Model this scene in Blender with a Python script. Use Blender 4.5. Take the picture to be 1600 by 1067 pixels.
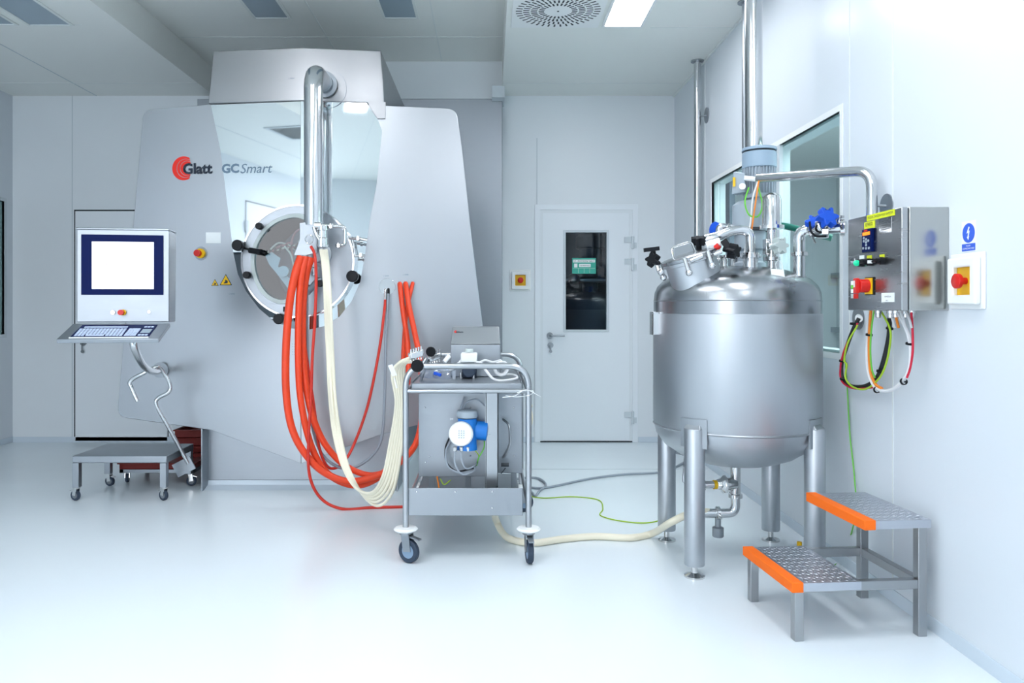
import bpy, math, random
from mathutils import Vector, Matrix
from mathutils.geometry import tessellate_polygon
random.seed(7)
PI = math.pi
sc = bpy.context.scene
C = sc.collection
for o in list(bpy.data.objects): bpy.data.objects.remove(o)

# ------------------------------------------------------------------ camera
H = 1.22; FP = 1200.0; CX = 765.0; CY = 480.0
cd = bpy.data.cameras.new('camera'); cam = bpy.data.objects.new('camera', cd); C.objects.link(cam)
cam.location = (0, 0, H); cam.rotation_euler = (PI/2, 0, 0)
cd.sensor_width = 36; cd.lens = 36*FP/1600; cd.shift_x = (800-CX)/1600; cd.shift_y = -(533.5-CY)/1600
cd.clip_start = .02
sc.camera = cam
sc.view_settings.view_transform = 'Standard'; sc.view_settings.look = 'None'
sc.view_settings.gamma = 1; sc.view_settings.use_curve_mapping = False
sc.view_settings.exposure = 0.0
w = bpy.data.worlds.new('world'); sc.world = w; w.use_nodes = True
w.node_tree.nodes['Background'].inputs[0].default_value = (.55, .68, .8, 1)
w.node_tree.nodes['Background'].inputs[1].default_value = .3

# room metrics
XR = 1.67; XL = -4.31; YB = 6.94; YF = -3.0; ZC = 3.13; ZR = 3.377; XA = -2.487; XB = .11
LAMP_E = 23

def area(name, loc, sx, sy, power, col=(.86, .95, 1.0)):
    l = bpy.data.lights.new(name, 'AREA'); l.shape = 'RECTANGLE'; l.size = sx; l.size_y = sy
    l.energy = power; l.color = col
    o = bpy.data.objects.new(name, l); C.objects.link(o); o.location = loc
    return o

# daylight added by a lamp in an unseen, made-up window behind the camera
dl = area('added_daylight', (-2.75, YF-.12, 1.625), 2.7, 2.75, 120, (.91, .94, 1.0)); dl.rotation_euler = (PI/2, 0, 0)

# ------------------------------------------------------------------ pixel -> point helpers (photo measures)
def P(px, py, Y): return Vector(((px-CX)*Y/FP, Y, H+(CY-py)*Y/FP))
def PX(px, py, X):
    Y = X*FP/(px-CX); return Vector((X, Y, H+(CY-py)*Y/FP))
def PZ(px, py, Z=0):
    Y = (H-Z)*FP/(py-CY); return Vector(((px-CX)*Y/FP, Y, Z))
def V(*a): return Vector(a)

# ------------------------------------------------------------------ materials
def lin(c):
    return tuple((x/12.92 if x <= .04045 else ((x+.055)/1.055)**2.4) for x in c)
def rgb(r, g, b): return lin((r/255, g/255, b/255))
def mat(name, col, rough=.5, metal=0, noise=0, scale=20, stretch=(1, 1, 1), bump=0, coat=0, trans=0, ior=1.45, alpha=1, emit=0, ecol=None, var=0, spec=.5):
    m = bpy.data.materials.new(name); m.use_nodes = True
    nt = m.node_tree; b = nt.nodes['Principled BSDF']
    b.inputs['Base Color'].default_value = (*col, 1); b.inputs['Roughness'].default_value = rough
    b.inputs['Metallic'].default_value = metal; b.inputs['IOR'].default_value = ior
    b.inputs['Coat Weight'].default_value = coat; b.inputs['Coat Roughness'].default_value = .08
    b.inputs['Transmission Weight'].default_value = trans
    b.inputs['Alpha'].default_value = alpha
    b.inputs['Specular IOR Level'].default_value = spec
    if emit:
        b.inputs['Emission Color'].default_value = (*(ecol or col), 1); b.inputs['Emission Strength'].default_value = emit
    tc = nt.nodes.new('ShaderNodeTexCoord'); mp = nt.nodes.new('ShaderNodeMapping'); mp.inputs['Scale'].default_value = stretch
    nt.links.new(tc.outputs['Object'], mp.inputs[0])
    nz = nt.nodes.new('ShaderNodeTexNoise'); nz.inputs['Scale'].default_value = scale; nz.inputs['Detail'].default_value = 4
    nt.links.new(mp.outputs[0], nz.inputs['Vector'])
    mr = nt.nodes.new('ShaderNodeMapRange'); mr.inputs['To Min'].default_value = max(0, rough-noise); mr.inputs['To Max'].default_value = min(1, rough+noise)
    nt.links.new(nz.outputs[0], mr.inputs[0]); nt.links.new(mr.outputs[0], b.inputs['Roughness'])
    if var:
        mx = nt.nodes.new('ShaderNodeMix'); mx.data_type = 'RGBA'
        mx.inputs[6].default_value = (*[c*(1-var) for c in col], 1); mx.inputs[7].default_value = (*[min(1, c*(1+var)) for c in col], 1)
        nt.links.new(nz.outputs[0], mx.inputs[0]); nt.links.new(mx.outputs[2], b.inputs['Base Color'])
    if bump:
        bp = nt.nodes.new('ShaderNodeBump'); bp.inputs['Strength'].default_value = bump; bp.inputs['Distance'].default_value = .001
        nt.links.new(nz.outputs[0], bp.inputs['Height']); nt.links.new(bp.outputs[0], b.inputs['Normal'])
    return m
M = {}
M['wall'] = mat('wall_panel', rgb(218, 226, 232), .3, noise=.04, scale=3, spec=.4)
M['wallb'] = mat('wall_panel_back', rgb(226, 233, 237), .35, noise=.04, scale=3, spec=.4)
M['ceil'] = mat('ceiling_panel', rgb(236, 240, 236), .45, noise=.04, scale=3)
M['floor'] = mat('epoxy_floor', rgb(230, 240, 245), .22, noise=.06, scale=1.5, spec=.5)
M['base'] = mat('base_cove', rgb(205, 218, 228), .4)
M['trim'] = mat('pale_trim', rgb(205, 215, 220), .35)
M['seam'] = mat('seam_sealant', rgb(190, 202, 208), .6)
M['seamw'] = mat('seam_white', rgb(228, 234, 232), .6)
M['door'] = mat('door_paint', rgb(232, 239, 244), .35, noise=.03)
M['dark'] = mat('dark_gap', rgb(40, 48, 54), .6)
M['steel'] = mat('brushed_steel', rgb(180, 184, 188), .3, 1, noise=.06, scale=8, stretch=(1, 1, 12), bump=.05)
M['steelh'] = mat('brushed_steel_horizontal', rgb(160, 166, 172), .42, 1, noise=.06, scale=8, stretch=(1, 1, 14), bump=.05)
M['panel'] = mat('facade_steel', rgb(182, 185, 189), .33, 1, noise=.05, scale=5, stretch=(6, 6, 1), bump=.03)
M['hoodst'] = mat('hood_steel', rgb(164, 165, 167), .33, 1, noise=.06, scale=5, stretch=(1, 6, 6), bump=.03)
M['mirror'] = mat('polished_steel', rgb(222, 228, 230), .03, 1)
M['pipe'] = mat('pipe_steel', rgb(208, 210, 212), .16, 1, noise=.04, scale=20)
M['chrome'] = mat('polished_fittings', rgb(214, 214, 214), .1, 1)
M['matte'] = mat('satin_steel', rgb(160, 166, 172), .42, 1, noise=.06, scale=10, stretch=(1, 1, 6))
M['tank'] = mat('tank_steel', rgb(188, 193, 198), .45, 1, noise=.07, scale=4, stretch=(9, 9, 1), bump=.04)
M['tankband'] = mat('tank_band_steel', rgb(160, 164, 168), .26, 1, noise=.04, scale=5)
M['tankm'] = mat('tank_matte_weld', rgb(170, 175, 180), .45, 1, noise=.05, scale=30)
M['cab'] = mat('cabinet_steel', rgb(172, 174, 176), .26, 1, noise=.05, scale=6, stretch=(1, 1, 16))
M['cabside'] = mat('cabinet_side_steel', rgb(176, 178, 176), .2, 1, noise=.03, scale=6)
M['orange'] = mat('orange_silicone', rgb(232, 70, 32), .38, noise=.05, scale=40, var=.06)
M['red'] = mat('red_hose', rgb(205, 52, 38), .4, noise=.05)
M['cream'] = mat('cream_silicone', rgb(236, 230, 208), .4, noise=.05)
M['greyh'] = mat('grey_hose', rgb(140, 150, 160), .4)
M['cable'] = mat('grey_cable', rgb(150, 160, 170), .5)
M['cablew'] = mat('white_cable', rgb(225, 228, 230), .5)
M['green'] = mat('green_wire', rgb(110, 200, 70), .5)
M['ygreen'] = mat('yellow_green_wire', rgb(165, 200, 50), .5)
M['orw'] = mat('orange_wire', rgb(240, 140, 50), .5)
M['redw'] = mat('red_wire', rgb(205, 30, 60), .5)
M['blackw'] = mat('black_wire', rgb(28, 30, 34), .5)
M['black'] = mat('black_plastic', rgb(24, 26, 30), .35, spec=.2, noise=.05)
M['blue'] = mat('blue_plastic', rgb(20, 84, 205), .35)
M['bluem'] = mat('blue_enamel', rgb(28, 120, 205), .35)
M['navy'] = mat('navy_bezel', rgb(4, 22, 74), .35, spec=.08)
M['white'] = mat('white_plastic', rgb(238, 242, 242), .4)
M['paper'] = mat('white_paper', rgb(236, 242, 242), .7)
M['yellow'] = mat('yellow_plastic', rgb(240, 190, 20), .4)
M['lime'] = mat('lime_label', rgb(222, 232, 40), .5)
M['redp'] = mat('red_plastic', rgb(205, 32, 26), .35)
M['logo_red'] = mat('logo_red', rgb(226, 38, 22), .5)
M['ink'] = mat('dark_ink', rgb(24, 36, 52), .5)
M['inkg'] = mat('slate_ink', rgb(100, 122, 140), .5)
M['teal'] = mat('teal_sign', rgb(60, 170, 150), .5)
M['tealh'] = mat('dark_green_hose', rgb(20, 110, 95), .4)
M['oredge'] = mat('orange_grip_edge', rgb(250, 112, 10), .7, bump=.4, scale=180)
M['tread'] = mat('chequer_plate', rgb(196, 200, 208), .38, 1, noise=.05)
M['stool'] = mat('stool_steel', rgb(170, 172, 174), .3, 1, noise=.06, scale=10)
M['redtray'] = mat('red_tray', rgb(128, 30, 22), .45, var=.1)
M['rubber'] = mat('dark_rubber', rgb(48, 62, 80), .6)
M['hubg'] = mat('grey_hub', rgb(130, 155, 180), .45)
M['wgrey'] = mat('caster_grey', rgb(120, 128, 134), .5)
M['motor'] = mat('grey_enamel', rgb(165, 178, 188), .4)
M['motorb'] = mat('blue_grey_enamel', rgb(150, 172, 190), .4)
M['motord'] = mat('dark_inside', rgb(60, 66, 72), .6)
M['screen'] = mat('screen_light', (.9, .95, 1), .3, emit=.95, spec=.2, ecol=(.93, .96, 1))
M['screenb'] = mat('screen_blue_box', rgb(190, 220, 228), .3, emit=.8, ecol=rgb(190, 222, 232))
M['screenp'] = mat('screen_pink', rgb(220, 150, 210), .3, emit=.6, ecol=rgb(220, 150, 210))
M['lampoff'] = mat('unlit_diffuser', rgb(150, 168, 180), .3)
M['key'] = mat('key_cap', rgb(195, 210, 235), .4)
M['clear'] = mat('clear_plastic', (.92, .95, 1), .08, trans=.9, ior=1.25)
M['frost'] = mat('frosted_plastic', rgb(215, 228, 226), .35, trans=.3)
M['glass'] = mat('green_glass', (.82, .92, .89), .0, trans=1, ior=1.05)
M['drum'] = mat('drum_inside', rgb(120, 118, 122), .35, 1)
M['pinkt'] = mat('pink_tube', rgb(200, 130, 130), .4)
M['glow'] = mat('green_lens', rgb(20, 190, 140), .3, emit=.5, ecol=rgb(20, 200, 150))
M['olcd'] = mat('orange_display', rgb(250, 140, 20), .4, emit=.8, ecol=rgb(255, 140, 20))
def lampmat():
    m = bpy.data.materials.new('lit_diffuser'); m.use_nodes = True; nt = m.node_tree
    b = nt.nodes['Principled BSDF']; b.inputs['Base Color'].default_value = (.9, .95, 1, 1)
    b.inputs['Emission Color'].default_value = (.95, .95, 1, 1); b.inputs['Emission Strength'].default_value = LAMP_E
    return m
M['lamp'] = lampmat()
def thinglass(name, tint, refl=.07, rough=0):
    m = bpy.data.materials.new(name); m.use_nodes = True; nt = m.node_tree
    for n in list(nt.nodes): nt.nodes.remove(n)
    out = nt.nodes.new('ShaderNodeOutputMaterial'); mx = nt.nodes.new('ShaderNodeMixShader')
    tr = nt.nodes.new('ShaderNodeBsdfTransparent'); tr.inputs[0].default_value = (*tint, 1)
    gl = nt.nodes.new('ShaderNodeBsdfGlossy'); gl.inputs['Roughness'].default_value = rough
    fr = nt.nodes.new('ShaderNodeFresnel'); fr.inputs[0].default_value = 1.5
    ma = nt.nodes.new('ShaderNodeMath'); ma.operation = 'MAXIMUM'; ma.inputs[1].default_value = refl
    ge = nt.nodes.new('ShaderNodeNewGeometry'); iv = nt.nodes.new('ShaderNodeMath'); iv.operation = 'SUBTRACT'; iv.inputs[0].default_value = 1
    mu = nt.nodes.new('ShaderNodeMath'); mu.operation = 'MULTIPLY'; nt.links.new(ge.outputs['Backfacing'], iv.inputs[1])
    nt.links.new(ma.outputs[0], mu.inputs[0]); nt.links.new(iv.outputs[0], mu.inputs[1])
    nt.links.new(fr.outputs[0], ma.inputs[0]); nt.links.new(mu.outputs[0], mx.inputs[0])
    nt.links.new(tr.outputs[0], mx.inputs[1]); nt.links.new(gl.outputs[0], mx.inputs[2]); nt.links.new(mx.outputs[0], out.inputs[0])
    return m
M['pane'] = thinglass('window_glass', (.84, .93, .91), .1)
M['dpane'] = thinglass('door_glass', (.75, .85, .9), .06)
M['bag'] = thinglass('plastic_film', (.86, .89, .96), .22, .15)

# ------------------------------------------------------------------ mesh builder
class Fr:
    def __init__(s, o, u=(1, 0, 0), v=(0, 0, 1)):
        s.o = Vector(o); s.u = Vector(u).normalized(); s.v = Vector(v).normalized(); s.n = s.u.cross(s.v).normalized()
    def pt(s, a, b, c=0): return s.o+s.u*a+s.v*b+s.n*c
    def at(s, a, b, c=0): return Fr(s.pt(a, b, c), s.u, s.v)
def basis(d):
    d = d.normalized(); a = Vector((0, 0, 1)) if abs(d.z) < .9 else Vector((1, 0, 0))
    u = d.cross(a).normalized(); return u, d.cross(u).normalized()
def circ(a, b, r, n=32, a0=0, a1=2*PI):
    full = abs(a1-a0-2*PI) < 1e-6
    return [(a+r*math.cos(a0+(a1-a0)*i/(n if full else n-1)), b+r*math.sin(a0+(a1-a0)*i/(n if full else n-1))) for i in range(n)]
class MB:
    def __init__(s): s.v = []; s.f = []
    def add(s, vs, fs):
        k = len(s.v); s.v += [Vector(x) for x in vs]; s.f += [tuple(i+k for i in f) for f in fs]; return s
    def box(s, a, b):
        x0, y0, z0 = a; x1, y1, z1 = b
        return s.add([(x0, y0, z0), (x1, y0, z0), (x1, y1, z0), (x0, y1, z0), (x0, y0, z1), (x1, y0, z1), (x1, y1, z1), (x0, y1, z1)],
                     [(0, 3, 2, 1), (4, 5, 6, 7), (0, 1, 5, 4), (1, 2, 6, 5), (2, 3, 7, 6), (3, 0, 4, 7)])
    def fbox(s, fr, a0, b0, c0, a1, b1, c1):
        vs = [fr.pt(a, b, c) for c in (c0, c1) for (a, b) in ((a0, b0), (a1, b0), (a1, b1), (a0, b1))]
        return s.add(vs, [(0, 3, 2, 1), (4, 5, 6, 7), (0, 1, 5, 4), (1, 2, 6, 5), (2, 3, 7, 6), (3, 0, 4, 7)])
    def bar(s, p0, p1, w, h, up=(0, 0, 1)):
        p0 = Vector(p0); p1 = Vector(p1); d = (p1-p0).normalized(); u = d.cross(Vector(up))
        if u.length < 1e-4: u = Vector((1, 0, 0))
        u.normalize(); t = u.cross(d).normalized()
        vs = [p+u*a*w/2+t*b*h/2 for p in (p0, p1) for (a, b) in ((-1, -1), (1, -1), (1, 1), (-1, 1))]
        return s.add(vs, [(0, 3, 2, 1), (4, 5, 6, 7), (0, 1, 5, 4), (1, 2, 6, 5), (2, 3, 7, 6), (3, 0, 4, 7)])
    def cyl(s, p0, p1, r0, r1=None, n=24, cap=True):
        return s.lathe([(r0, 0), (r1 if r1 is not None else r0, (Vector(p1)-Vector(p0)).length)], p0, Vector(p1)-Vector(p0), n, cap)
    def lathe(s, prof, o=(0, 0, 0), axis=(0, 0, 1), n=48, cap=True, sweep=None):
        o = Vector(o); axis = Vector(axis).normalized(); u, v = basis(axis); vs = []; fs = []
        for r, z in prof:
            for i in range(n):
                a = 2*PI*i/n; vs.append(o+axis*z+(u*math.cos(a)+v*math.sin(a))*max(r, 1e-5))
        m = len(prof)
        for j in range(m-1):
            for i in range(n):
                k = (i+1) % n; fs.append((j*n+i, j*n+k, (j+1)*n+k, (j+1)*n+i))
        if cap:
            fs.append(tuple(reversed(range(n)))); fs.append(tuple((m-1)*n+i for i in range(n)))
        return s.add(vs, fs)
    def tube(s, pts, r, n=12, cap=True):
        pts = [Vector(p) for p in pts]; q = [pts[0]]
        for p in pts[1:]:
            if (p-q[-1]).length > 1e-5: q.append(p)
        pts = q; T = []
        for i in range(len(pts)):
            a = pts[max(0, i-1)]; b = pts[min(len(pts)-1, i+1)]; T.append((b-a).normalized())
        u, v = basis(T[0]); vs = []; fs = []
        for i, p in enumerate(pts):
            if i:
                ax = T[i-1].cross(T[i]); ang = T[i-1].angle(T[i], 0)
                if ax.length > 1e-7: u = Matrix.Rotation(ang, 3, ax.normalized()) @ u
                u = (u-T[i]*u.dot(T[i])).normalized()
            w_ = T[i].cross(u)
            rr = r[i] if isinstance(r, list) else r
            for k in range(n):
                a = 2*PI*k/n; vs.append(p+(u*math.cos(a)+w_*math.sin(a))*rr)
        for j in range(len(pts)-1):
            for i in range(n):
                k = (i+1) % n; fs.append((j*n+i, j*n+k, (j+1)*n+k, (j+1)*n+i))
        if cap:
            fs.append(tuple(reversed(range(n)))); fs.append(tuple((len(pts)-1)*n+i for i in range(n)))
        return s.add(vs, fs)
    def sph(s, c, r, sc_=(1, 1, 1), n=20, m=12):
        c = Vector(c); vs = []; fs = []
        for j in range(m+1):
            t = PI*j/m
            for i in range(n):
                a = 2*PI*i/n; vs.append(c+Vector((r*sc_[0]*max(math.sin(t), 1e-4)*math.cos(a), r*sc_[1]*max(math.sin(t), 1e-4)*math.sin(a), -r*sc_[2]*math.cos(t))))
        for j in range(m):
            for i in range(n):
                k = (i+1) % n; fs.append((j*n+i, j*n+k, (j+1)*n+k, (j+1)*n+i))
        return s.add(vs, fs)
    def plate(s, fr, poly, c0, c1, holes=()):
        loops = [list(poly)]+[list(h) for h in holes]; flat = [p for l in loops for p in l]; N = len(flat)
        tris = tessellate_polygon([[Vector((p[0], p[1], 0)) for p in l] for l in loops])
        vs = [fr.pt(a, b, c0) for a, b in flat]+[fr.pt(a, b, c1) for a, b in flat]; fs = []
        for t in tris:
            A, B, D = [Vector((*flat[i], 0)) for i in t]
            if (B-A).cross(D-A).z < 0: t = (t[0], t[2], t[1])
            fs.append(tuple(N+i for i in t)); fs.append((t[2], t[1], t[0]))
        k = 0
        for l in loops:
            n = len(l)
            for i in range(n): fs.append((k+i, k+(i+1) % n, N+k+(i+1) % n, N+k+i))
            k += n
        return s.add(vs, fs)
def wloc(o):
    p = Vector((0, 0, 0))
    while o is not None: p += o.location; o = o.parent
    return p
def part(name, mb, m, parent=None, bevel=0, local=False, smooth=35, label=None, kind=None):
    off = Vector((0, 0, 0)) if (local or parent is None) else wloc(parent)
    me = bpy.data.meshes.new(name); me.from_pydata([tuple(v-off) for v in mb.v], [], mb.f); me.update()
    import bmesh
    bm = bmesh.new(); bm.from_mesh(me); bmesh.ops.recalc_face_normals(bm, faces=bm.faces); bm.to_mesh(me); bm.free()
    o = bpy.data.objects.new(name, me); C.objects.link(o)
    if isinstance(m, str): m = M[m]
    me.materials.append(m)
    if smooth:
        me.shade_smooth(); me.set_sharp_from_angle(angle=math.radians(smooth))
    if parent is not None: o.parent = parent
    if bevel:
        b = o.modifiers.new('bevel', 'BEVEL'); b.width = bevel; b.segments = 2; b.limit_method = 'ANGLE'; b.angle_limit = math.radians(40); b.harden_normals = False
    if label: o['label'] = label
    if kind: o['kind'] = kind
    return o
def tag(o, label, cat, group=None):
    o['label'] = label; o['category'] = cat
    if group: o['group'] = group
    return o
def thing(name, label, cat, loc=(0, 0, 0), rz=0, group=None):
    o = bpy.data.objects.new(name, None); C.objects.link(o); o.location = loc; o.rotation_euler = (0, 0, rz); o.empty_display_size = .05
    return tag(o, label, cat, group)
def struct(name, mb, m, bevel=0, smooth=35):
    return part(name, mb, m, None, bevel, smooth=smooth, kind='structure')
def copy_tree(o, parent=None):
    c = o.copy(); C.objects.link(c); c.parent = parent
    for ch in list(o.children): copy_tree(ch, c)
    return c
def cat(pts, n=8):
    pts = [Vector(p) for p in pts]; q = [pts[0]*2-pts[1]]+pts+[pts[-1]*2-pts[-2]]; out = []
    for i in range(1, len(q)-2):
        a, b, c, d = q[i-1:i+3]
        for k in range(n):
            t = k/n; out.append(.5*((2*b)+(c-a)*t+(2*a-5*b+4*c-d)*t*t+(3*b-a-3*c+d)*t**3))
    out.append(pts[-1]); return out
def fil(pts, r, n=8):
    pts = [Vector(p) for p in pts]; out = [pts[0]]
    for i in range(1, len(pts)-1):
        a, b, c = pts[i-1:i+2]; d0 = (a-b); d1 = (c-b); R = min(r, d0.length*.49, d1.length*.49)
        p0 = b+d0.normalized()*R; p1 = b+d1.normalized()*R
        for k in range(n+1):
            t = k/n; out.append(p0*(1-t)**2+b*2*t*(1-t)+p1*t*t)
    out.append(pts[-1]); return out
def text(name, s, fr, a, b, w_, h_, m, parent, c=.001, bold=0, shear=0):
    cu = bpy.data.curves.new(name, 'FONT'); cu.body = s; cu.offset = bold; cu.shear = shear; cu.resolution_u = 3
    to = bpy.data.objects.new(name, cu); C.objects.link(to)
    dg = bpy.context.evaluated_depsgraph_get(); me = bpy.data.meshes.new_from_object(to.evaluated_get(dg))
    bpy.data.objects.remove(to)
    xs = [v.co.x for v in me.vertices]; ys = [v.co.y for v in me.vertices]
    x0, x1, y0, y1 = min(xs), max(xs), min(ys), max(ys)
    off = wloc(parent) if parent is not None else Vector()
    for v in me.vertices:
        v.co = fr.pt(a+(v.co.x-x0)/(x1-x0)*w_, b+(v.co.y-y0)/(y1-y0)*h_, c)-off
    me.materials.clear(); me.materials.append(M[m])
    o = bpy.data.objects.new(name, me); C.objects.link(o)
    if parent is not None: o.parent = parent
    return o

# ------------------------------------------------------------------ the room
mb = MB().box((XL-.1, YF-.1, -.1), (XR+.1, YB+.1, 0)); struct('floor', mb, 'floor')
bd = dict(x0=(845-CX)*YB/FP, x1=(987-CX)*YB/FP)
DX0, DX1, DZ = bd['x0'], bd['x1'], H+(CY-329)*YB/FP
gw = (P(884, 0, YB).x, P(948, 0, YB).x, P(0, 515, YB).z, P(0, 363, YB).z)      # glass of the far door
fb = Fr((0, YB, 0))
rect = lambda a0, b0, a1, b1: [(a0, b0), (a1, b0), (a1, b1), (a0, b1)]
mb = MB().plate(fb, [(XL-.1, -.1), (XR+.1, -.1), (XR+.1, 3.6), (XL-.1, 3.6)], -.1, 0, [rect(DX0+.02, -.05, DX1-.02, DZ-.02)])
struct('wall_back', mb, 'wallb', smooth=0)
WY0, WY1, WZ0, WZ1 = 3.66, 5.775, 1.0, 2.155
fw = Fr((XR, 0, 0), (0, -1, 0))
mb = MB().plate(fw, [(-YB, 0), (-YF, 0), (-YF, 3.5), (-YB, 3.5)], -.1, 0, [rect(-WY1, WZ0, -WY0, WZ1)])
struct('wall_right', mb, 'wall', smooth=0)
fl = Fr((XL, 0, 0), (0, 1, 0))
mb = MB().plate(fl, [(YF, 0), (YB, 0), (YB, 3.5), (YF, 3.5)], -.1, 0, [rect(5.6, .98, 6.82, 2.16)])
struct('wall_left', mb, 'wall', smooth=0)
ffr = Fr((0, YF, 0), (-1, 0, 0))
WFX0, WFX1, WFZ0, WFZ1 = -4.1, -1.4, .25, 3.0
struct('wall_front', MB().plate(ffr, rect(-XR-.1, 0, -XL+.1, 3.5), -.1, 0, [rect(-WFX1, WFZ0, -WFX0, WFZ1)]), 'wallb', smooth=0)
w3 = part('added_window', MB().plate(ffr, rect(-WFX1-.04, WFZ0-.04, -WFX0+.04, WFZ1+.04), -.08, .004, [rect(-WFX1, WFZ0, -WFX0, WFZ1)]), 'white', None, kind='structure')  # unseen window, added so light reaches the upright faces from the front
for k in range(1, 2): part('mullion', MB().fbox(ffr, -WFX1+k*1.35-.03, WFZ0, -.07, -WFX1+k*1.35+.03, WFZ1, 0), 'white', w3)
mb = MB().box((XL, YF, ZC), (XA, YB, ZR+.1)).box((XB, YF, ZC), (XR, YB, ZR+.1)).box((XA-.01, YF, ZR), (XB+.01, YB, ZR+.1))
struct('ceiling', mb, 'ceil', smooth=0)
# base coves
struct('baseboard_right', MB().plate(Fr((0, YB, 0), (-1, 0, 0)), [(-XR, 0), (-XR+.03, 0), (-XR+.01, .012), (-XR+.004, .05), (-XR, .05)], -YB+YF if False else 0, YB-YF) if False else MB().box((XR-.006, YF, 0), (XR, YB, .055)), 'base', .002)
struct('baseboard_back', MB().box((XL, YB-.006, 0), (DX0-.06, YB, .05)).box((DX1+.06, YB-.006, 0), (XR, YB, .05)), 'base', .002)
struct('baseboard_left', MB().box((XL, YF, 0), (XL+.006, YB, .055)), 'base', .002)
# wall panel seams
tn = [0]
def trim(mb, m='seam', bevel=0):
    tn[0] += 1; return struct('trim_%d' % tn[0], mb, m, bevel)
for px in (113,):
    X = P(px, 0, YB).x; trim(MB().box((X-.003, YB-.002, .05), (X+.003, YB, DZ if False else ZC)))
X = P(839, 0, YB).x; trim(MB().box((X-.003, YB-.002, .05), (X+.003, YB, 2.75)))
for y in (3.18, 5.95):
    trim(MB().box((XR-.002, y-.003, .055), (XR, y+.003, ZC)), 'seamw')
trim(MB().box((XR-.002, 3.56, 1.0), (XR, 3.566, ZC)), 'seamw')
# ceiling seams and edges
for (x0, x1, y) in ((XL, XA, PZ(0, 130, ZC).y), (XL+1.55, XA-.35, PZ(0, 38.5, ZC).y)):
    trim(MB().box((x0, y-.006, ZC-.002), (x1, y+.006, ZC)), 'seamw')
for (x0, x1, y) in ((XB, XR-.02, PZ(0, 130, ZC).y), (1.1, XR-.02, PZ(0, 43, ZC).y)):
    trim(MB().box((x0, y-.006, ZC-.002), (x1, y+.006, ZC)), 'seamw')
trim(MB().box((XR-.015, YF, ZC-.015), (XR, YB, ZC)), 'seamw')
yy = PZ(0, 58, ZR).y
trim(MB().box((XA+.02, yy-.006, ZR-.002), (XB, yy+.006, ZR)), 'seamw')
for x in (-1.3, -.42): trim(MB().box((x-.005, YF, ZR-.002), (x+.005, YB-.2, ZR)), 'seamw')
for x in (-3.55,): trim(MB().box((x-.004, YF, ZC-.002), (x+.004, YB, ZC)), 'seam')
# bulkhead over the machine body and the step in the soffit
trim(MB().box((-2.2, 6.745, 3.05), (XB, YB, ZR)), 'wallb')
trim(MB().box((.02, 6.62, 3.03), (XB+.02, YB, ZC)), 'trim')
# floor joint in front of the far door
trim(MB().box((XB+.1, 5.78, 0), (XR-.03, 5.79, .002)), 'seam')

# far door (door_1)
dr = part('door_1', MB().plate(fb, rect(DX0, .012, DX1, DZ), -.045, -.004, [rect(gw[0], gw[2], gw[1], gw[3])]), 'door', None, .002, kind='structure')
part('door_frame', MB().plate(fb, [(DX0-.055, 0), (DX0-.055, DZ+.055), (DX1+.055, DZ+.055), (DX1+.055, 0), (DX1+.006, 0), (DX1+.006, DZ+.006), (DX0-.006, DZ+.006), (DX0-.006, 0)], -.08, .008), 'door', dr, .002)
part('gap', MB().box((DX0-.02, YB+.05, 0), (DX1+.02, YB+.056, .012)).box((DX0-.005, YB-.003, 0), (DX1+.005, YB+.04, .012)).box((DX0-.006, YB+.03, DZ), (DX1, YB+.04, DZ+.006)).box((DX0-.006, YB+.03, 0), (DX0, YB+.04, DZ)), 'dark', dr)
part('glass', MB().plate(fb, rect(gw[0], gw[2], gw[1], gw[3]), -.03, -.026), 'dpane', dr)
g = [rect(gw[0]-.03, gw[2]-.03, gw[1]+.03, gw[3]+.03)]
part('glazing_bead', MB().plate(fb, rect(gw[0]-.022, gw[2]-.022, gw[1]+.022, gw[3]+.022), -.006, .003, [rect(gw[0], gw[2], gw[1], gw[3])]), 'trim', dr, .002)
hp = P(859, 524, YB)
lv = part('door_handle', MB().cyl((hp.x, YB-.014, hp.z), (hp.x, YB+.0, hp.z), .028).tube(fil([(hp.x, YB, hp.z), (hp.x, YB-.06, hp.z), (hp.x+.13, YB-.06, hp.z)], .02), .009), 'matte', dr, label='grey lever handle')
kp = P(860, 541, YB)
part('key_lock', MB().cyl((kp.x, YB-.01, kp.z+.01), (kp.x, YB, kp.z+.01), .026).box((kp.x-.006, YB-.03, kp.z-.04), (kp.x+.006, YB-.012, kp.z+.01)).cyl((kp.x, YB-.034, kp.z-.045), (kp.x, YB-.02, kp.z-.045), .013), 'matte', dr)
for py in (379, 413, 652):
    q = P(986, py, YB)
    part('hinge', MB().cyl((q.x+.012, YB-.016, q.z-.055), (q.x+.012, YB-.016, q.z+.055), .014).box((q.x-.06, YB-.008, q.z-.0), (q.x, YB, q.z+.05)).box((q.x+.01, YB-.01, q.z-.05), (q.x+.05, YB-.002, q.z)), 'trim', dr, .002)
fs = Fr((P(913, 0, YB).x, YB-.0, P(0, 415, YB).z))
sg = part('sign', MB().fbox(fs, -.108, -.072, -.024, .108, .07, -.021), 'teal', dr, label='teal printed sheet behind the door glass')
part('sign_field', MB().fbox(fs, -.1, .03, -.0209, .1, .055, -.0204).fbox(fs, -.09, -.015, -.0209, -.06, .02, -.0204).fbox(fs, -.045, -.012, -.0209, .06, .018, -.0204), 'paper', sg)
text('lettering', 'FLT - PROSTRZENI TABLET', fs, -.095, .034, .19, .016, 'ink', sg, -.0202)
text('lettering', 'ODVADENI KLIC', fs, -.035, -.003, .085, .01, 'ink', sg, -.0202)
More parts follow.
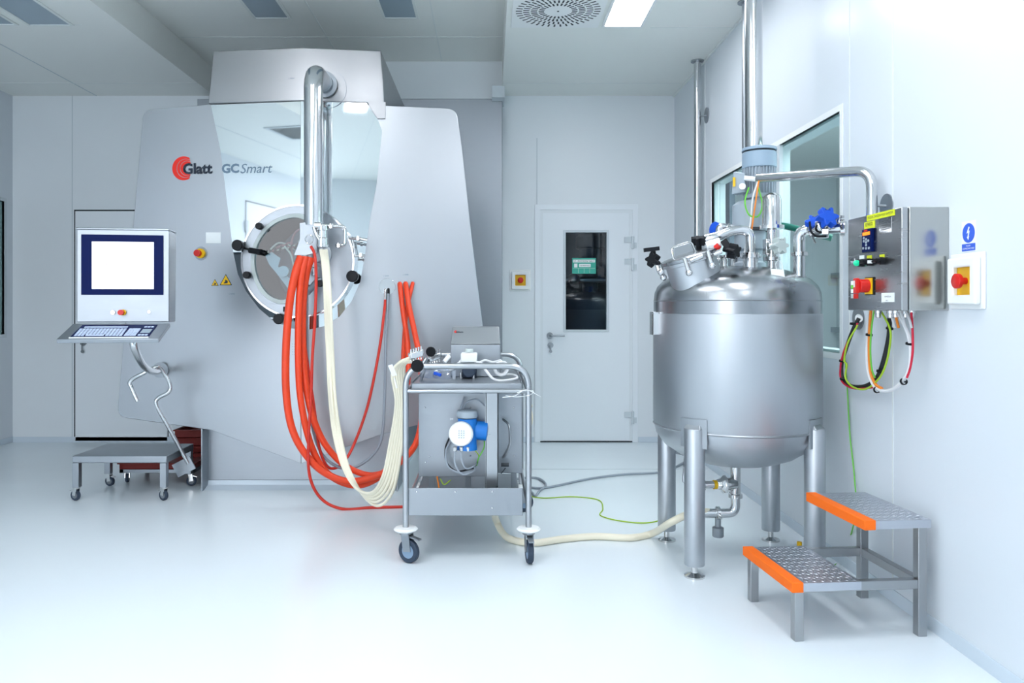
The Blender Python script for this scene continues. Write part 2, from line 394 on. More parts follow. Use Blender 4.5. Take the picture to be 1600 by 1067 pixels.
part('sign_grid', MB().fbox(fs, -.1, -.024, -.0209, .1, -.022, -.0204).fbox(fs, -.052, -.066, -.0209, -.05, -.024, -.0204).fbox(fs, 0, -.066, -.0209, .002, -.024, -.0204).fbox(fs, .05, -.066, -.0209, .052, -.024, -.0204), 'frost', sg)
# dark room behind the far door
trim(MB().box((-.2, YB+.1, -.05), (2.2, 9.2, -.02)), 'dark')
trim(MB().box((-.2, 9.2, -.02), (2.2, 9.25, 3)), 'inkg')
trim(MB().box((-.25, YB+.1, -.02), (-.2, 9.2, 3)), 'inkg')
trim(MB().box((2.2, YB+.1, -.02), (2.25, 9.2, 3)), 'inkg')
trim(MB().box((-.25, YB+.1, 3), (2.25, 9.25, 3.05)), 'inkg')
t = thing('process_vessel', 'dark vessel with motor and valves seen through the far door glass', 'tank', (1.05, 8.0, 0))
part('shell', MB().lathe([(.01, .35), (.3, .4), (.42, .5), (.44, .6), (.44, 1.2), (.4, 1.3), (.2, 1.37), (.01, 1.39)], (1.05, 8, 0)), 'rubber', t)
for sx in (-1, 1):
    for sy in (-1, 1): part('leg', MB().cyl((1.05+sx*.3, 8+sy*.3, 0), (1.05+sx*.3, 8+sy*.3, .6), .045), 'rubber', t)
part('motor', MB().lathe([(.08, 1.37), (.08, 1.62), (.12, 1.64), (.12, 1.82), (.15, 1.83), (.15, 1.95), (.12, 1.98), (.01, 1.98)], (1.05, 8, 0)), 'rubber', t)
part('valve_pipe', MB().tube(fil([(.75, 7.85, 1.25), (.75, 7.85, 1.5), (1.35, 7.85, 1.5)], .05), .03).sph((.72, 7.8, 1.45), .07).sph((.85, 7.75, 1.5), .06), 'matte', t)

# left door (door_2)
LX0 = P(118, 0, YB).x; LX1 = P(262, 0, YB).x
d2 = part('door_2', MB().fbox(fb, LX0, .012, -.01, LX1, DZ-.005, .006), 'door', None, .002, kind='structure')
part('gap', MB().fbox(fb, LX0-.012, 0, -.01, LX1+.008, DZ+.008, .0015), 'dark', d2)
kp = P(131, 541, YB)
part('key_lock', MB().cyl((kp.x, YB-.02, kp.z+.03), (kp.x, YB-.006, kp.z+.03), .024).box((kp.x-.025, YB-.018, kp.z+.02), (kp.x+.03, YB-.008, kp.z+.05)).box((kp.x-.005, YB-.035, kp.z-.04), (kp.x+.006, YB-.03, kp.z+.03)).cyl((kp.x+.004, YB-.036, kp.z-.045), (kp.x+.004, YB-.03, kp.z-.045), .014), 'wgrey', d2, label='dark lock with a hanging key')
# doors behind the camera, seen in the polished panel
d3 = part('door_3', MB().fbox(fl, -.5, .012, -.01, .58, 2.6, .006), 'door', None, .002, kind='structure')
part('gap', MB().fbox(fl, -.515, 0, -.01, .595, 2.615, .0015), 'dark', d3)
part('hinge', MB().fbox(fl, .55, 2.2, .0, .61, 2.35, .02), 'matte', d3)
vg = thing('air_grille', 'louvred air grille in the ceiling, mirrored in the polished panel', 'air vent', (-2.82, 1.9, ZC))
part('grille_frame', MB().plate(Fr((-2.82, 1.9, ZC), (1, 0, 0), (0, -1, 0)), rect(-.3, -.3, .3, .3), 0, .008, [rect(-.26, -.26, .26, .26)]), 'trim', vg)
mbb = MB()
for i in range(12): mbb.box((-3.08, 1.65+i*.043, ZC-.003), (-2.56, 1.669+i*.043, ZC-.0015))
part('louvre', mbb, 'dark', vg)

# window in the right wall
w1 = part('window_1', MB().plate(fw, rect(-WY1-.03, WZ0-.03, -WY0+.03, WZ1+.03), -.02, .003, [rect(-WY1, WZ0, -WY0, WZ1)]), 'white', None, .001, kind='structure')
part('mullion', MB().fbox(fw, -4.50, WZ0, -.06, -4.42, WZ1, .002), 'trim', w1)
part('glass', MB().fbox(fw, -WY1, WZ0, -.02, -WY0, WZ1, -.016), 'pane', w1)
part('reveal', MB().plate(fw, rect(-WY1-.001, WZ0-.001, -WY0+.001, WZ1+.001), -.1, -.02, [rect(-WY1+.012, WZ0+.012, -WY0-.012, WZ1-.012)]), 'trim', w1)
w2 = part('window_2', MB().plate(fl, rect(5.57, .95, 6.85, 2.19), -.03, .003, [rect(5.6, .98, 6.82, 2.16)]), 'trim', None, kind='structure')
part('glass', MB().fbox(fl, 5.6, .98, -.03, 6.82, 2.16, -.02), 'pane', w2)
trim(MB().box((XL-.6, 5.0, .5), (XL-.55, 7.2, 2.6)), 'rubber')
# corridor beyond the right window
trim(MB().box((XR+.1, 1.5, -.05), (4.4, 9.4, 0)), 'floor')
trim(MB().box((XR+.1, 1.5, 2.8), (4.4, 9.4, 2.85)), 'ceil')
trim(MB().box((4.2, 1.5, 0), (4.3, 9.4, 2.8)), 'wallb')
trim(MB().box((XR+.1, 9.3, 0), (4.3, 9.4, 2.8)), 'wallb')
trim(MB().box((XR+.1, 1.4, 0), (4.3, 1.5, 2.8)), 'wallb')
trim(MB().box((XR+.08, YB, 0), (XR+.12, 9.4, 2.8)), 'wallb')
mbb = MB()
for y in (5.6, 6.9, 8.2): mbb.box((4.14, y-.03, .55), (4.2, y+.03, 1.62))
for z in (.55, .95, 1.6): mbb.box((4.13, 4.2, z-.03), (4.2, 9.3, z+.03))
trim(mbb, 'motor')
for x0_ in (2.0, 2.8, 3.6): trim(MB().box((x0_, 3.2, 2.76), (x0_+.3, 4.6, 2.8)), 'lamp')  # added lamps, kept out of sight, to brighten the corridor behind the glass

# ------------------------------------------------------------------ ceiling fixtures
def fixture(name, label, catg, x0, x1, y0, y1, z, lit, group=None):
    t = thing(name, label, catg, ((x0+x1)/2, (y0+y1)/2, z), 0, group)
    f = Fr((0, 0, z), (1, 0, 0), (0, -1, 0))
    part('fixture_frame', MB().plate(f, rect(x0-.02, -y1-.02, x1+.02, -y0+.02), -.0, .008, [rect(x0, -y1, x1, -y0)]), 'seamw' if not lit else 'white', t)
    part('diffuser', MB().fbox(f, x0, -y1, .001, x1, -y0, .004), 'lamp' if lit else 'lampoff', t)
    return t
fixture('ceiling_light', 'lit rectangular ceiling light beside the round swirl vent', 'light', .78, 1.02, 4.0, 5.2, ZC, True)
L = [(.78, 1.02, 1.6, 2.8), (.78, 1.02, -.8, .4), (-3.1, -2.83, 1.4, 2.6) if False else (-3.1, -2.83, -.9, .3), (-3.1, -2.83, -2.4, -1.2)]
for a, d_ in zip(L, ('right hand row, just beyond the top edge', 'right hand row, behind the camera', 'left hand row, above the camera', 'left hand row, behind the camera')): fixture('ceiling_light', 'added ceiling light out of view, '+d_, 'light', *a, ZC, True, 'added ceiling lights nearer the camera')  # unseen lights added to brighten the room
for a, d_ in (((-1.74, -1.5, 1.6, 2.8), 'front left'), ((-.77, -.547, 1.6, 2.8), 'front right'), ((-1.74, -1.5, -.8, .4), 'rear left')):
    fixture('ceiling_light', 'added raised-ceiling light out of view, '+d_+' of three', 'light', *a, ZR, True, 'added ceiling lights nearer the camera')  # more unseen lights, added under the raised ceiling for brightness
fixture('ceiling_light', 'unlit light panel in the raised ceiling left of the tall pipe', 'light', -1.737, -1.5, 4.5, 5.71, ZR, False)
fixture('ceiling_light', 'unlit light panel in the raised ceiling right of the tall pipe', 'light', -.775, -.547, 4.5, 5.71, ZR, False)
fixture('ceiling_light', 'unlit light panel in the low ceiling at top left corner', 'light', -3.1, -2.83, 4.0, 5.18, ZC, False)
fixture('ceiling_light', 'wide pale flush panel at the far top left edge of the ceiling', 'ceiling panel', -3.8, -3.2, 4.57, 5.17, ZC, False)
# swirl diffuser
sx0, sx1, sy0, sy1 = .145, .735, 4.64, 5.23
t = thing('swirl_diffuser', 'square white ceiling vent with a swirl of radial slots', 'air vent', ((sx0+sx1)/2, (sy0+sy1)/2, ZC))
f = Fr(((sx0+sx1)/2, (sy0+sy1)/2, ZC), (1, 0, 0), (0, -1, 0))
part('face_plate', MB().fbox(f, -.295, -.295, 0, .295, .295, .008), 'white', t, .001)
mbb = MB()
for ring, (r0, r1) in enumerate(((.09, .125), (.135, .175), (.185, .225), (.232, .272))):
    n = 40 if ring > 1 else (36 if ring == 1 else 26)
    for k in range(n):
        a = 2*PI*k/n+ring*.05; u = Vector((math.cos(a), math.sin(a))); v = Vector((-u.y, u.x)); h_ = .0062
        pl = [(u*r0-v*h_*.8), (u*r1-v*h_), (u*r1+v*h_), (u*r0+v*h_*.8)]
        mbb.plate(f, [(p.x, p.y) for p in pl], .0075, .0088)
part('slots', mbb, 'dark', t, smooth=0)
part('centre_screw', MB().cyl(f.pt(0, 0, .008), f.pt(0, 0, .011), .006), 'dark', t)

# ------------------------------------------------------------------ coating machine
Xr = -1.229; Yr = 5.0; S = .12
FLf = Fr((Xr, Yr, 0), (1, -S, 0)); FRf = Fr((Xr, Yr, 0), (1, S, 0))
def FL(px, py):
    a = (px-CX)/FP; Y = (Yr+S*Xr)/(1+S*a); p = P(px, py, Y); return ((p-FLf.o).dot(FLf.u), p.z)
def FRr(px, py):
    a = (px-CX)/FP; Y = (Yr-S*Xr)/(1-S*a); p = P(px, py, Y); return ((p-FRf.o).dot(FRf.u), p.z)
def rnd(poly, k, r, n=5):   # round one corner of a 2d polygon
    b = Vector(poly[k]); a = Vector(poly[k-1]); c = Vector(poly[(k+1) % len(poly)])
    p0 = b+(a-b).normalized()*r; p1 = b+(c-b).normalized()*r
    arc = [tuple(p0*(1-t)**2+b*2*t*(1-t)+p1*t*t) for t in [i/n for i in range(n+1)]]
    return poly[:k]+arc+poly[k+1:]
DC = V(-1.225, 4.9, H+(CY-408)*4.9/FP); RH = .325
mc = thing('coating_machine', 'huge brushed steel coating machine with round glass door and angular front', 'machine', (Xr, 5.6, 0))
zt = H+(CY-158)*5/FP; zb = H+(CY-724)*5/FP
arcL = [(-RH*math.sin(PI*i/24), DC.z-RH*math.cos(PI*i/24)) for i in range(25)]       # bottom -> left -> top
arcR = [(RH*math.sin(PI*i/24), DC.z-RH*math.cos(PI*i/24)) for i in range(25)]
pl = [FL(224, 172), FL(330, 163), (0, zt)]+list(reversed(arcL))+[(0, zb), FL(330, 672), FL(183, 651), FL(204, 400)]
pl[0] = tuple(pl[0])
k = len(pl)-2; pl = rnd([tuple(p) for p in pl], k, .07); pl = rnd(pl, 0, .06)
part('front_panel', MB().plate(FLf, pl, -.03, 0), 'panel', mc, .003, label='left wing of the folded steel front')
pr = [(0, zt), FRr(603, 165), FRr(713, 170), FRr(723, 240), FRr(737, 370), FRr(755, 515), FRr(776, 650), FRr(653, 664), FRr(600, 677), (0, zb)]+arcR
pr = rnd([tuple(p) for p in pr], 2, .06)
part('front_panel', MB().plate(FRf, pr, -.03, 0), 'panel', mc, .003, label='right wing of the folded steel front')
ml = [(0, zt-.002)]+list(reversed(arcL))+[(0, FL(470, 515)[1])]+[FL(*q) for q in ((455, 513), (430, 503), (405, 482), (385, 455), (372, 428), (365, 395), (352, 290), (345, 235), (330, 165))]
part('mirror_panel', MB().plate(FLf, ml, .0005, .004), 'mirror', mc, label='left half of the polished mirror insert')
mr_ = [(0, FL(470, 515)[1])]+arcR+[(0, zt-.002)]+[FRr(*q) for q in ((572, 161), (590, 186), (597, 205), (588, 290), (578, 345), (570, 400), (563, 440), (550, 470), (530, 495), (505, 510), (485, 514.5))]
part('mirror_panel', MB().plate(FRf, mr_, .0005, .004), 'mirror', mc, label='right half of the polished mirror insert')
# body behind
part('rear_body', MB().box((P(308, 0, 6.75).x, 6.75, .0), (P(785, 0, 6.75).x, YB-.01, 3.05)), 'matte', mc, .004)
part('inner_housing', MB().box((-2.05, 5.45, .5), (-1.56, 6.74, 2.5)).box((-.89, 5.45, .5), (-.5, 6.74, 2.5)).box((-1.56, 5.45, 1.85), (-.89, 6.74, 2.5)).box((-1.56, 5.45, .5), (-.89, 6.74, 1.18)).box((-1.56, 6.0, 1.18), (-.89, 6.74, 1.85)), 'matte', mc)
part('base_skirt', MB().box((P(317, 0, 5.2).x, 5.2, .05), (P(620, 0, 5.2).x, 6.7, zb+.35)), 'matte', mc, .003)
part('plinth_cove', MB().plate(Fr((P(318, 0, 5.2).x, 0, 0), (0, 1, 0)), [(5.12, 0), (5.19, .02), (5.2, .05), (6.6, .05), (6.6, 0)], 0, P(620, 0, 5.2).x-P(318, 0, 5.2).x), 'base', mc)
for px in (316, 621):
    x = P(px, 0, 5.1).x; part('corner_plate', MB().box((x-.004, 5.09, .0), (x+.004, 5.6, .44)), 'matte', mc, .001)
# hood
hz = H+(CY-75)*5/FP
def YF_(x): return 5.0+S*abs(x-Xr)-.012
hl, hr_ = P(339, 83, 5.13).x, P(597, 82, 5.1).x
bl, br = P(330, 163, 5.12).x, P(602, 163, 5.1).x
vs = [(hl, YF_(hl), hz), (Xr, Yr-.012, hz), (hr_, YF_(hr_), hz), (bl, YF_(bl), zt), (Xr, Yr-.012, zt), (br, YF_(br), zt),
      (hl, 6.75, hz), (Xr, 6.75, hz), (hr_, 6.75, hz), (bl, 6.75, zt), (Xr, 6.75, zt), (br, 6.75, zt)]
part('hood', MB().add(vs, [(0, 3, 4, 1), (1, 4, 5, 2), (0, 1, 7, 6), (1, 2, 8, 7), (3, 9, 10, 4), (4, 10, 11, 5), (0, 6, 9, 3), (2, 5, 11, 8), (6, 7, 10, 9), (7, 8, 11, 10)]), 'hoodst', mc, .006)
q = [FRr(574, 160), FRr(603, 160), FRr(602, 186), FRr(590, 186)]
part('hood_lip', MB().plate(FRf, q, .004, .012), 'hoodst', mc, .001)
# spray pipe with elbow
fx = P(508, 120, 5.02); PXx = fx.x; py_ = 4.69; pz = 2.668; pr_ = .058
pp = part('exhaust_pipe', MB().tube(fil([(PXx, 5.03, pz), (PXx, py_, pz), (PXx, py_, 1.72)], .13, 14), pr_, 32), 'pipe', mc)
part('pipe_flange', MB().lathe([(.058, 0), (.085, 0), (.085, .018), (.062, .02), (.062, .06)], (PXx, 5.0, pz), (0, -1, 0), 40), 'matte', pp)
part('flange_outline', MB().lathe([(.128, 0), (.131, 0), (.131, .003), (.128, .003)], (PXx+.01, 5.02, pz-.02), (0, -1, 0), 60, cap=False), 'matte', mc)
# round door
fd = Fr((DC.x, 4.9, DC.z))
def D(px, py): p = P(px, py, 4.9); return (p.x-DC.x, p.z-DC.z)
win = [D(*q) for q in ((478, 344), (462, 340), (444, 343), (426, 352), (412, 366), (402, 384), (398, 405), (400, 426), (408, 446), (421, 461), (436, 468), (448, 467), (455, 459), (461, 443), (468, 425), (474, 405), (479, 380), (481, 360))]
win = [(p.x, p.y) for p in cat([V(a, b, 0) for a, b in win+[win[0]]], 4)][:-1]
cxw = sum(p[0] for p in win)/len(win); cyw = sum(p[1] for p in win)/len(win)
out2 = [(cxw+(a-cxw)*1.13, cyw+(b-cyw)*1.1) for a, b in win]
dd = part('round_door', MB().plate(fd, circ(0, 0, .357, 72), -.035, 0, [out2]), 'matte', mc, .002, label='large round door around the oval glass')
part('door_rim', MB().lathe([(.352, 0), (.362, 0), (.362, .14), (.352, .14)], (DC.x, 4.895, DC.z), (0, 1, 0), 72, cap=False), 'pipe', dd)
part('window_frame', MB().plate(fd, out2, -.03, .008, [win]), 'frost', dd, .003, label='pale translucent frame of the glass')
part('glass', MB().plate(fd, win, -.012, -.008), 'dpane', dd)
part('drum', MB().lathe([(.325, 0), (.325, .5), (.31, .56), (.01, .6)], (DC.x, 4.99, DC.z), (0, 1, 0), 64, cap=False), 'drum', mc)
arm = part('spray_arm', MB().plate(fd.at(0, 0, -.1), [D(*q) for q in ((408, 398), (418, 392), (432, 402), (428, 415), (460, 448), (470, 470), (463, 475), (425, 425), (414, 412))], 0, .008).cyl(fd.pt(*D(438, 423), -.1), fd.pt(*D(438, 423), -.07), .035), 'frost', mc)
for i in range(6):
    a = D(408+i*7, 392-i*2); b = D(425+i*6, 376+(i % 3)*4); c = D(450+i*4, 380+i*4); e = D(470, 350+i*20)
    part('inner_tube', MB().tube(cat([fd.pt(*a, -.14-i*.01), fd.pt(*b, -.16), fd.pt(*c, -.18), fd.pt(*e, -.2)], 6), .006, 8), 'pinkt' if i % 2 else 'cream', arm)
for i in range(7):
    a = D(405+i*8, 396-i*1.5); b = D(402+i*9, 386-i*1.5)
    part('nozzle', MB().cyl(fd.pt(*a, -.12), fd.pt(*b, -.16), .008), 'chrome', arm)
part('inner_tube', MB().tube(cat([fd.pt(*D(q[0], q[1]), -.15) for q in ((448, 400), (446, 378), (452, 360), (465, 352), (478, 350))], 6), .007, 8), 'pinkt', arm)
part('inner_tube', MB().tube(cat([fd.pt(*D(q[0], q[1]), -.13) for q in ((436, 382), (446, 395), (450, 410), (452, 420))], 6), .006, 8), 'cream', arm)
def knob(px, py, Y, r, d0, d1, parent, n=18):
    p = P(px, py, Y)
    return part('knob', MB().lathe([(r*.8, 0), (r, .006), (r, d1-.006), (r*.85, d1)], (p.x, Y, p.z), (0, -1, 0), 24).cyl((p.x, Y+.02, p.z), (p.x, Y, p.z), r*.35), 'black', parent)
for (a, b, r) in ((374, 384, .035), (407, 354, .022), (388, 430, .023), (552, 432, .037), (438, 498, .034)): knob(a, b, 4.86, r, 0, .05, dd)
p0 = P(390, 391, 4.86); p1 = P(408, 394, 4.84)
part('lever', MB().cyl(p0, p1, .018).cyl(P(382, 388, 4.87), P(415, 396, 4.86), .007), 'black', dd)
part('latch', MB().fbox(fd, *D(443, 487), 0, *D(456, 479), .01), 'black', dd)
# centre hub + spray manifold (in front of the door)
part('hub', MB().lathe([(.075, 0), (.075, .015), (.055, .02), (.055, .14), (.04, .15)], fd.pt(*D(500, 398), 0), fd.n, 32), 'steel', dd)
mf = part('manifold_plate', MB().plate(Fr((PXx, 4.66, 0)), [(-.075, 1.73), (.0, 1.74), (.03, 1.70), (.03, 1.55), (-.03, 1.535), (-.11, 1.535), (-.075, 1.63)], 0, .012), 'matte', mc, .002)
def clamp(c, ax, r, parent, name='clamp'):
    c = Vector(c); ax = Vector(ax).normalized(); u, v = basis(ax)
    m = MB().lathe([(r*.8, -.012), (r*1.25, -.008), (r*1.25, .008), (r*.8, .012)], c, ax, 24)
    m.box(c+u*r*1.3-V(.008, .008, .008), c+u*r*1.3+V(.008, .008, .008)).cyl(c+u*r*1.2, c+u*r*2.1, .004, n=8).bar(c+u*r*2.1-v*.014, c+u*r*2.1+v*.014, .006, .012)
    return part(name, m, 'chrome', parent)
part('fitting', MB().lathe([(.034, 0), (.034, .04), (.028, .045), (.028, .09), (.036, .1), (.036, .115)], P(504, 383, 4.62), (0, 0, 1), 24), 'chrome', mf)
part('fitting', MB().cyl(P(492, 352, 4.6), P(502, 352, 4.6), .02).tube(fil([P(490, 354, 4.6), P(493, 365, 4.6), P(500, 376, 4.6)], .02), .011), 'chrome', mf)
clamp(P(504, 384, 4.62), (0, 0, 1), .03, mf); clamp(P(504, 358, 4.62), (0, 0, 1), .03, mf)
part('ring_handle', MB().tube([P(483+6*math.cos(t*PI/8), 374+7*math.sin(t*PI/8), 4.6) for t in range(17)], .004, 8), 'chrome', mf)
bt = part('branch_tube', MB().tube(fil([P(502, 352, 4.62), P(539, 354, 4.66), P(539, 383, 4.66), P(525, 384, 4.62)], .025), .011, 16), 'chrome', mf)
clamp(P(518, 354, 4.64), (1, 0, 0), .014, bt); clamp(P(530, 384, 4.63), (1, 0, 0), .014, bt)
b2 = part('branch_tube', MB().tube(fil([P(546, 372, 4.86), P(562, 373, 4.84), P(574, 375, 4.84)], .02), .01, 16).tube([P(550, 370, 4.86), P(555, 400, 4.86)], .008, 12).tube([P(553, 400, 4.86), P(570, 399, 4.85)], .008, 12).cyl(P(546, 371, 4.86), P(546, 371, 4.9), .012), 'chrome', dd)
clamp(P(560, 373, 4.84), (1, 0, 0), .013, b2); clamp(P(564, 399, 4.84), (1, 0, 0), .012, b2)
part('drain_elbow', MB().tube(fil([fd.pt(*D(503, 438), 0), fd.pt(*D(503, 438), .09), fd.pt(*D(485, 458), .09)], .03), .02, 16), 'matte', dd)
knob(501, 443, 4.8, .022, 0, .04, dd)
part('lever', MB().cyl(P(482, 445, 4.82), P(482, 460, 4.82), .012).cyl(P(479, 420, 4.85), P(479, 428, 4.82), .014), 'black', dd)
part('hook', MB().tube(fil([P(490, 430, 4.84), P(490, 418, 4.84), P(485, 418, 4.84)], .01), .006, 8), 'chrome', dd)
# small marks on the wings
def dot(fr, ab, r, c0, c1, m, name, par, lab=None):
    return part(name, MB().cyl(fr.pt(*ab, c0), fr.pt(*ab, c1), r, n=32), m, par, .001, label=lab)
es = dot(FLf, FL(314, 396), .045, 0, .004, 'matte', 'stop_ring', mc)
dot(FLf, FL(314.5, 396), .032, .004, .022, 'yellow', 'stop_collar', es); dot(FLf, FL(313, 396), .022, .022, .05, 'redp', 'stop_button', es)
part('label_plate', MB().plate(FLf, [FL(322, 380), FL(345, 380), FL(345, 363), FL(322, 363)], 0, .003), 'paper', mc)
for (cx_, cy_, r) in ((353, 438, 10), (336, 442, 6)):
    a, b = FL(cx_, cy_); k_ = 5.1/FP*r
    tri = part('warning_sign', MB().plate(FLf, [(a-k_, b-k_*.75), (a+k_, b-k_*.75), (a, b+k_*.98)], 0, .002), 'ink', mc, label='black bordered yellow warning triangle')
    part('warning_face', MB().plate(FLf, [(a-k_*.82, b-k_*.65), (a+k_*.82, b-k_*.65), (a, b+k_*.78)], .002, .003), 'yellow', tri)
    part('warning_symbol', MB().plate(FLf, [(a-k_*.4, b-k_*.5), (a+k_*.3, b-k_*.45), (a+k_*.35, b-k_*.1), (a-k_*.05, b+k_*.12), (a-k_*.1, b-k_*.2)], .003, .0035), 'ink', tri)
# logo
lg = part('brand_logo', MB(), 'logo_red', mc) if False else None
a0, b0 = FL(287, 263); u_ = 5.17/FP
mbb = MB()
def crescent(R0, c0, R1, c1, d=66):
    A = math.radians(d); o_ = [(a0+u_*(c0+R0*math.cos(A+(2*PI-2*A)*i/28)), b0+u_*R0*math.sin(A+(2*PI-2*A)*i/28)) for i in range(29)]
    i_ = [(a0+u_*(c1+R1*math.cos(A+(2*PI-2*A)*i/28)), b0+u_*R1*math.sin(A+(2*PI-2*A)*i/28)) for i in range(29)]
    mbb.plate(FLf, o_+i_[::-1], .0005, .002)
crescent(18.5, 0, 14.6, 3.0, 60); crescent(14.0, 3.4, 11.4, 5.2, 60); crescent(10.8, 5.6, 7.8, 8.0, 60)
lg = part('logo_swirl', mbb, 'logo_red', mc, smooth=0, label='red crescents of the logo')
a, b = FL(286, 272.5); a2, _ = FL(332, 272)
text('logo_lettering', 'Glatt', FLf, a, b, a2-a, 17*u_, 'ink', mc, .003, bold=.035)
fm = FLf.at(0, 0, .004)
a, b = FL(347, 271); a2, _ = FL(374, 271); text('logo_lettering', 'GC', FLf, a, b, a2-a, 14.5*u_, 'inkg', mc, .0048, bold=.04)
a, b = FL(376, 271); a2, _ = FL(426, 271); text('logo_lettering', 'Smart', FLf, a, b, a2-a, 14.5*u_, 'inkg', mc, .0048, shear=.25)
a, b = FL(452, 124.5)
text('caption', '+ 12345' if False else 'L 50/60', FLf, a, b, .04, .008, 'inkg', mc, .014)
for (x, y, s) in ((358, 460, 'L 50450'), ): a, b = FL(x, y); text('caption', s, FLf, a, b, .04, .008, 'inkg', mc, .001)
for (x, y, s) in ((599, 432, 'L 50400'), (630, 430, 'L 50480'), (622, 441, 'P40'), (632, 441, 'NA'), (642, 441, 'L+')): a, b = FRr(x, y); text('caption', s, FRf, a, b, .035 if len(s) > 4 else .02, .008, 'inkg', mc, .001)
mbb = MB(); a, b = FL(457, 538)
for i in range(5): mbb.fbox(FLf, a, b-i*.017, 0, a+.004, b-i*.017+.004, .001).fbox(FLf, a+.012, b-i*.017, 0, a+.035, b-i*.017+.003, .001)
part('caption_lines', mbb, 'inkg', mc)
pd = dot(FRf, FRr(605, 448), .054, 0, .006, 'chrome', 'port_disc', mc, 'round steel port plate on the right wing')
c1 = FRf.pt(*FRr(602, 452)); c2 = FRf.pt(*FRr(607, 452))
part('port_elbow', MB().tube(fil([c1, c1+FRf.n*.04, c1+FRf.n*.04+V(0, 0, -.07)], .02), .009, 12), 'chrome', pd)
part('port_elbow', MB().tube(fil([c2, c2+FRf.n*.04, c2+FRf.n*.04+V(0, 0, -.03)], .02), .009, 12), 'black', pd)
# side strip right of the facade
part('side_strip', MB().plate(Fr((0, 5.35, 0)), [tuple((P(x, y, 5.35).x, P(x, y, 5.35).z)) for x, y in ((729, 355), (737, 355), (758, 515), (750, 515))], 0, .01), 'matte', mc)

# ------------------------------------------------------------------ hoses
def hose(name, pts, r, m, label, catg='hose', group=None, n=12, sm=8):
    pts = [p if isinstance(p, Vector) else (P(*p) if len(p) == 3 else V(*p)) for p in pts]
    cp = cat(pts, sm)
    if isinstance(r, tuple): r = [r[0]+(r[1]-r[0])*i/(len(cp)-1) for i in range(len(cp))]
    return tag(part(name, MB().tube(cp, r, n), m), label, catg, group)
pA, pB, pC = [FRf.pt(*FRr(*q), .0) for q in ((625, 447), (634, 446), (644, 446))]
hose('orange_hose', [(470, 402, 4.64), (462, 425, 4.6), (453, 470, 4.58), (447, 540, 4.58), (447, 610, 4.58), (455, 665, 4.58), (474, 705, 4.58), (505, 737, 4.6), (545, 752, 4.62), (590, 743, 4.66), (625, 722, 4.72), (650, 692, 4.78), (660, 640, 4.82), (657, 570, 4.88), (648, 520, 4.93), (639, 478, 4.97), pB+FRf.n*.05, pB], (.025, .0165), 'orange', 'thick orange hose, outermost and leftmost of the hanging loops')
hose('orange_hose', [(478, 402, 4.65), (471, 430, 4.62), (467, 480, 4.62), (466, 560, 4.62), (470, 625, 4.62), (484, 690, 4.62), (505, 732, 4.64), (535, 754, 4.66), (568, 757, 4.68), (600, 738, 4.72), (618, 700, 4.78), (630, 640, 4.84), (638, 585, 4.9), (637, 537, 4.94), (630, 488, 4.98), pA+FRf.n*.05, pA], (.022, .0165), 'orange', 'orange hose hanging lowest, second of the thick loops from the left')
hose('orange_hose', [(486, 402, 4.66), (478, 430, 4.66), (473, 480, 4.66), (474, 560, 4.66), (483, 630, 4.66), (500, 680, 4.66), (525, 715, 4.68), (555, 736, 4.7), (585, 742, 4.72), (612, 728, 4.8), (630, 690, 4.86), (630, 620, 4.94), (630, 560, 4.99), (635, 490, 5.0), pC+FRf.n*.04, pC], (.025, .012), 'orange', 'thick orange hose with the shallowest loop, behind the cream hoses')
hose('red_hose', [(486, 385, 4.6), (492, 400, 4.58), (494, 440, 4.56), (492, 500, 4.56), (488, 560, 4.55), (486, 620, 4.55), (482, 690, 4.55), (484, 744, 4.56), (502, 779, 4.6), PZ(535, 795, .008), PZ(580, 793, .008), PZ(640, 791.5, .008), PZ(668, 790, .008)], .009, 'red', 'thin red hose dropping to the floor and running under the trolley')
hose('red_hose', [(474, 404, 4.66), (470, 440, 4.68), (474, 520, 4.68), (484, 590, 4.68), (492, 645, 4.68), (498, 695, 4.68), (508, 724, 4.68), (520, 732, 4.7), (537, 722, 4.74), (554, 692, 4.82), (575, 632, 4.88), (592, 550, 4.92), (600, 490, 4.95), c1+FRf.n*.04+V(0, 0, -.07)], .009, 'red', 'thin red hose looping up to the round steel port')
hose('grey_hose', [(483, 404, 4.68), (480, 440, 4.7), (481, 560, 4.7), (486, 650, 4.7), (498, 700, 4.7), (520, 725, 4.7), (548, 732, 4.72), (578, 715, 4.8), (596, 685, 4.86), (601, 620, 4.9), (603, 520, 4.94), c2+FRf.n*.04+V(0, 0, -.03)], .009, 'greyh', 'grey hose from the round steel port, looping behind the orange hoses')
ends = [(641, 560), (643, 562), (639, 563), (645, 560), (640, 565), (643, 566)]
for i in range(6):
    o_ = i*1.7; k_ = [0, 1.5, 5, 9, 14, 20][i]
    hose('cream_hose', [(501+o_, 390, 4.55-.01*i), (504+o_, 410, 4.53), (507+o_, 450, 4.52), (509+o_, 500, 4.5-.01*i), (512+o_, 560, 4.48), (515+o_, 620, 4.45-.01*(i % 3)), (522+o_*1.2, 680, 4.4), (536+o_, 730, 4.3), (556+o_, 762+k_*.4, 4.2), (580+i*2, 770+k_, 4.1), (598+i*3, 745+k_*1.2, 4.0), (610+i*3.2, 690+i*4, 3.95), (619+i*3, 630, 3.88), (613+i*3.6, 585-i, 3.82), (624+i*2, 567, 3.78), (ends[i][0], ends[i][1]-1, 3.74)], .0085, 'cream',
         'thin cream hose in the bundle hanging from the spray pipe to the trolley', group='cream hoses between machine and trolley', n=10)
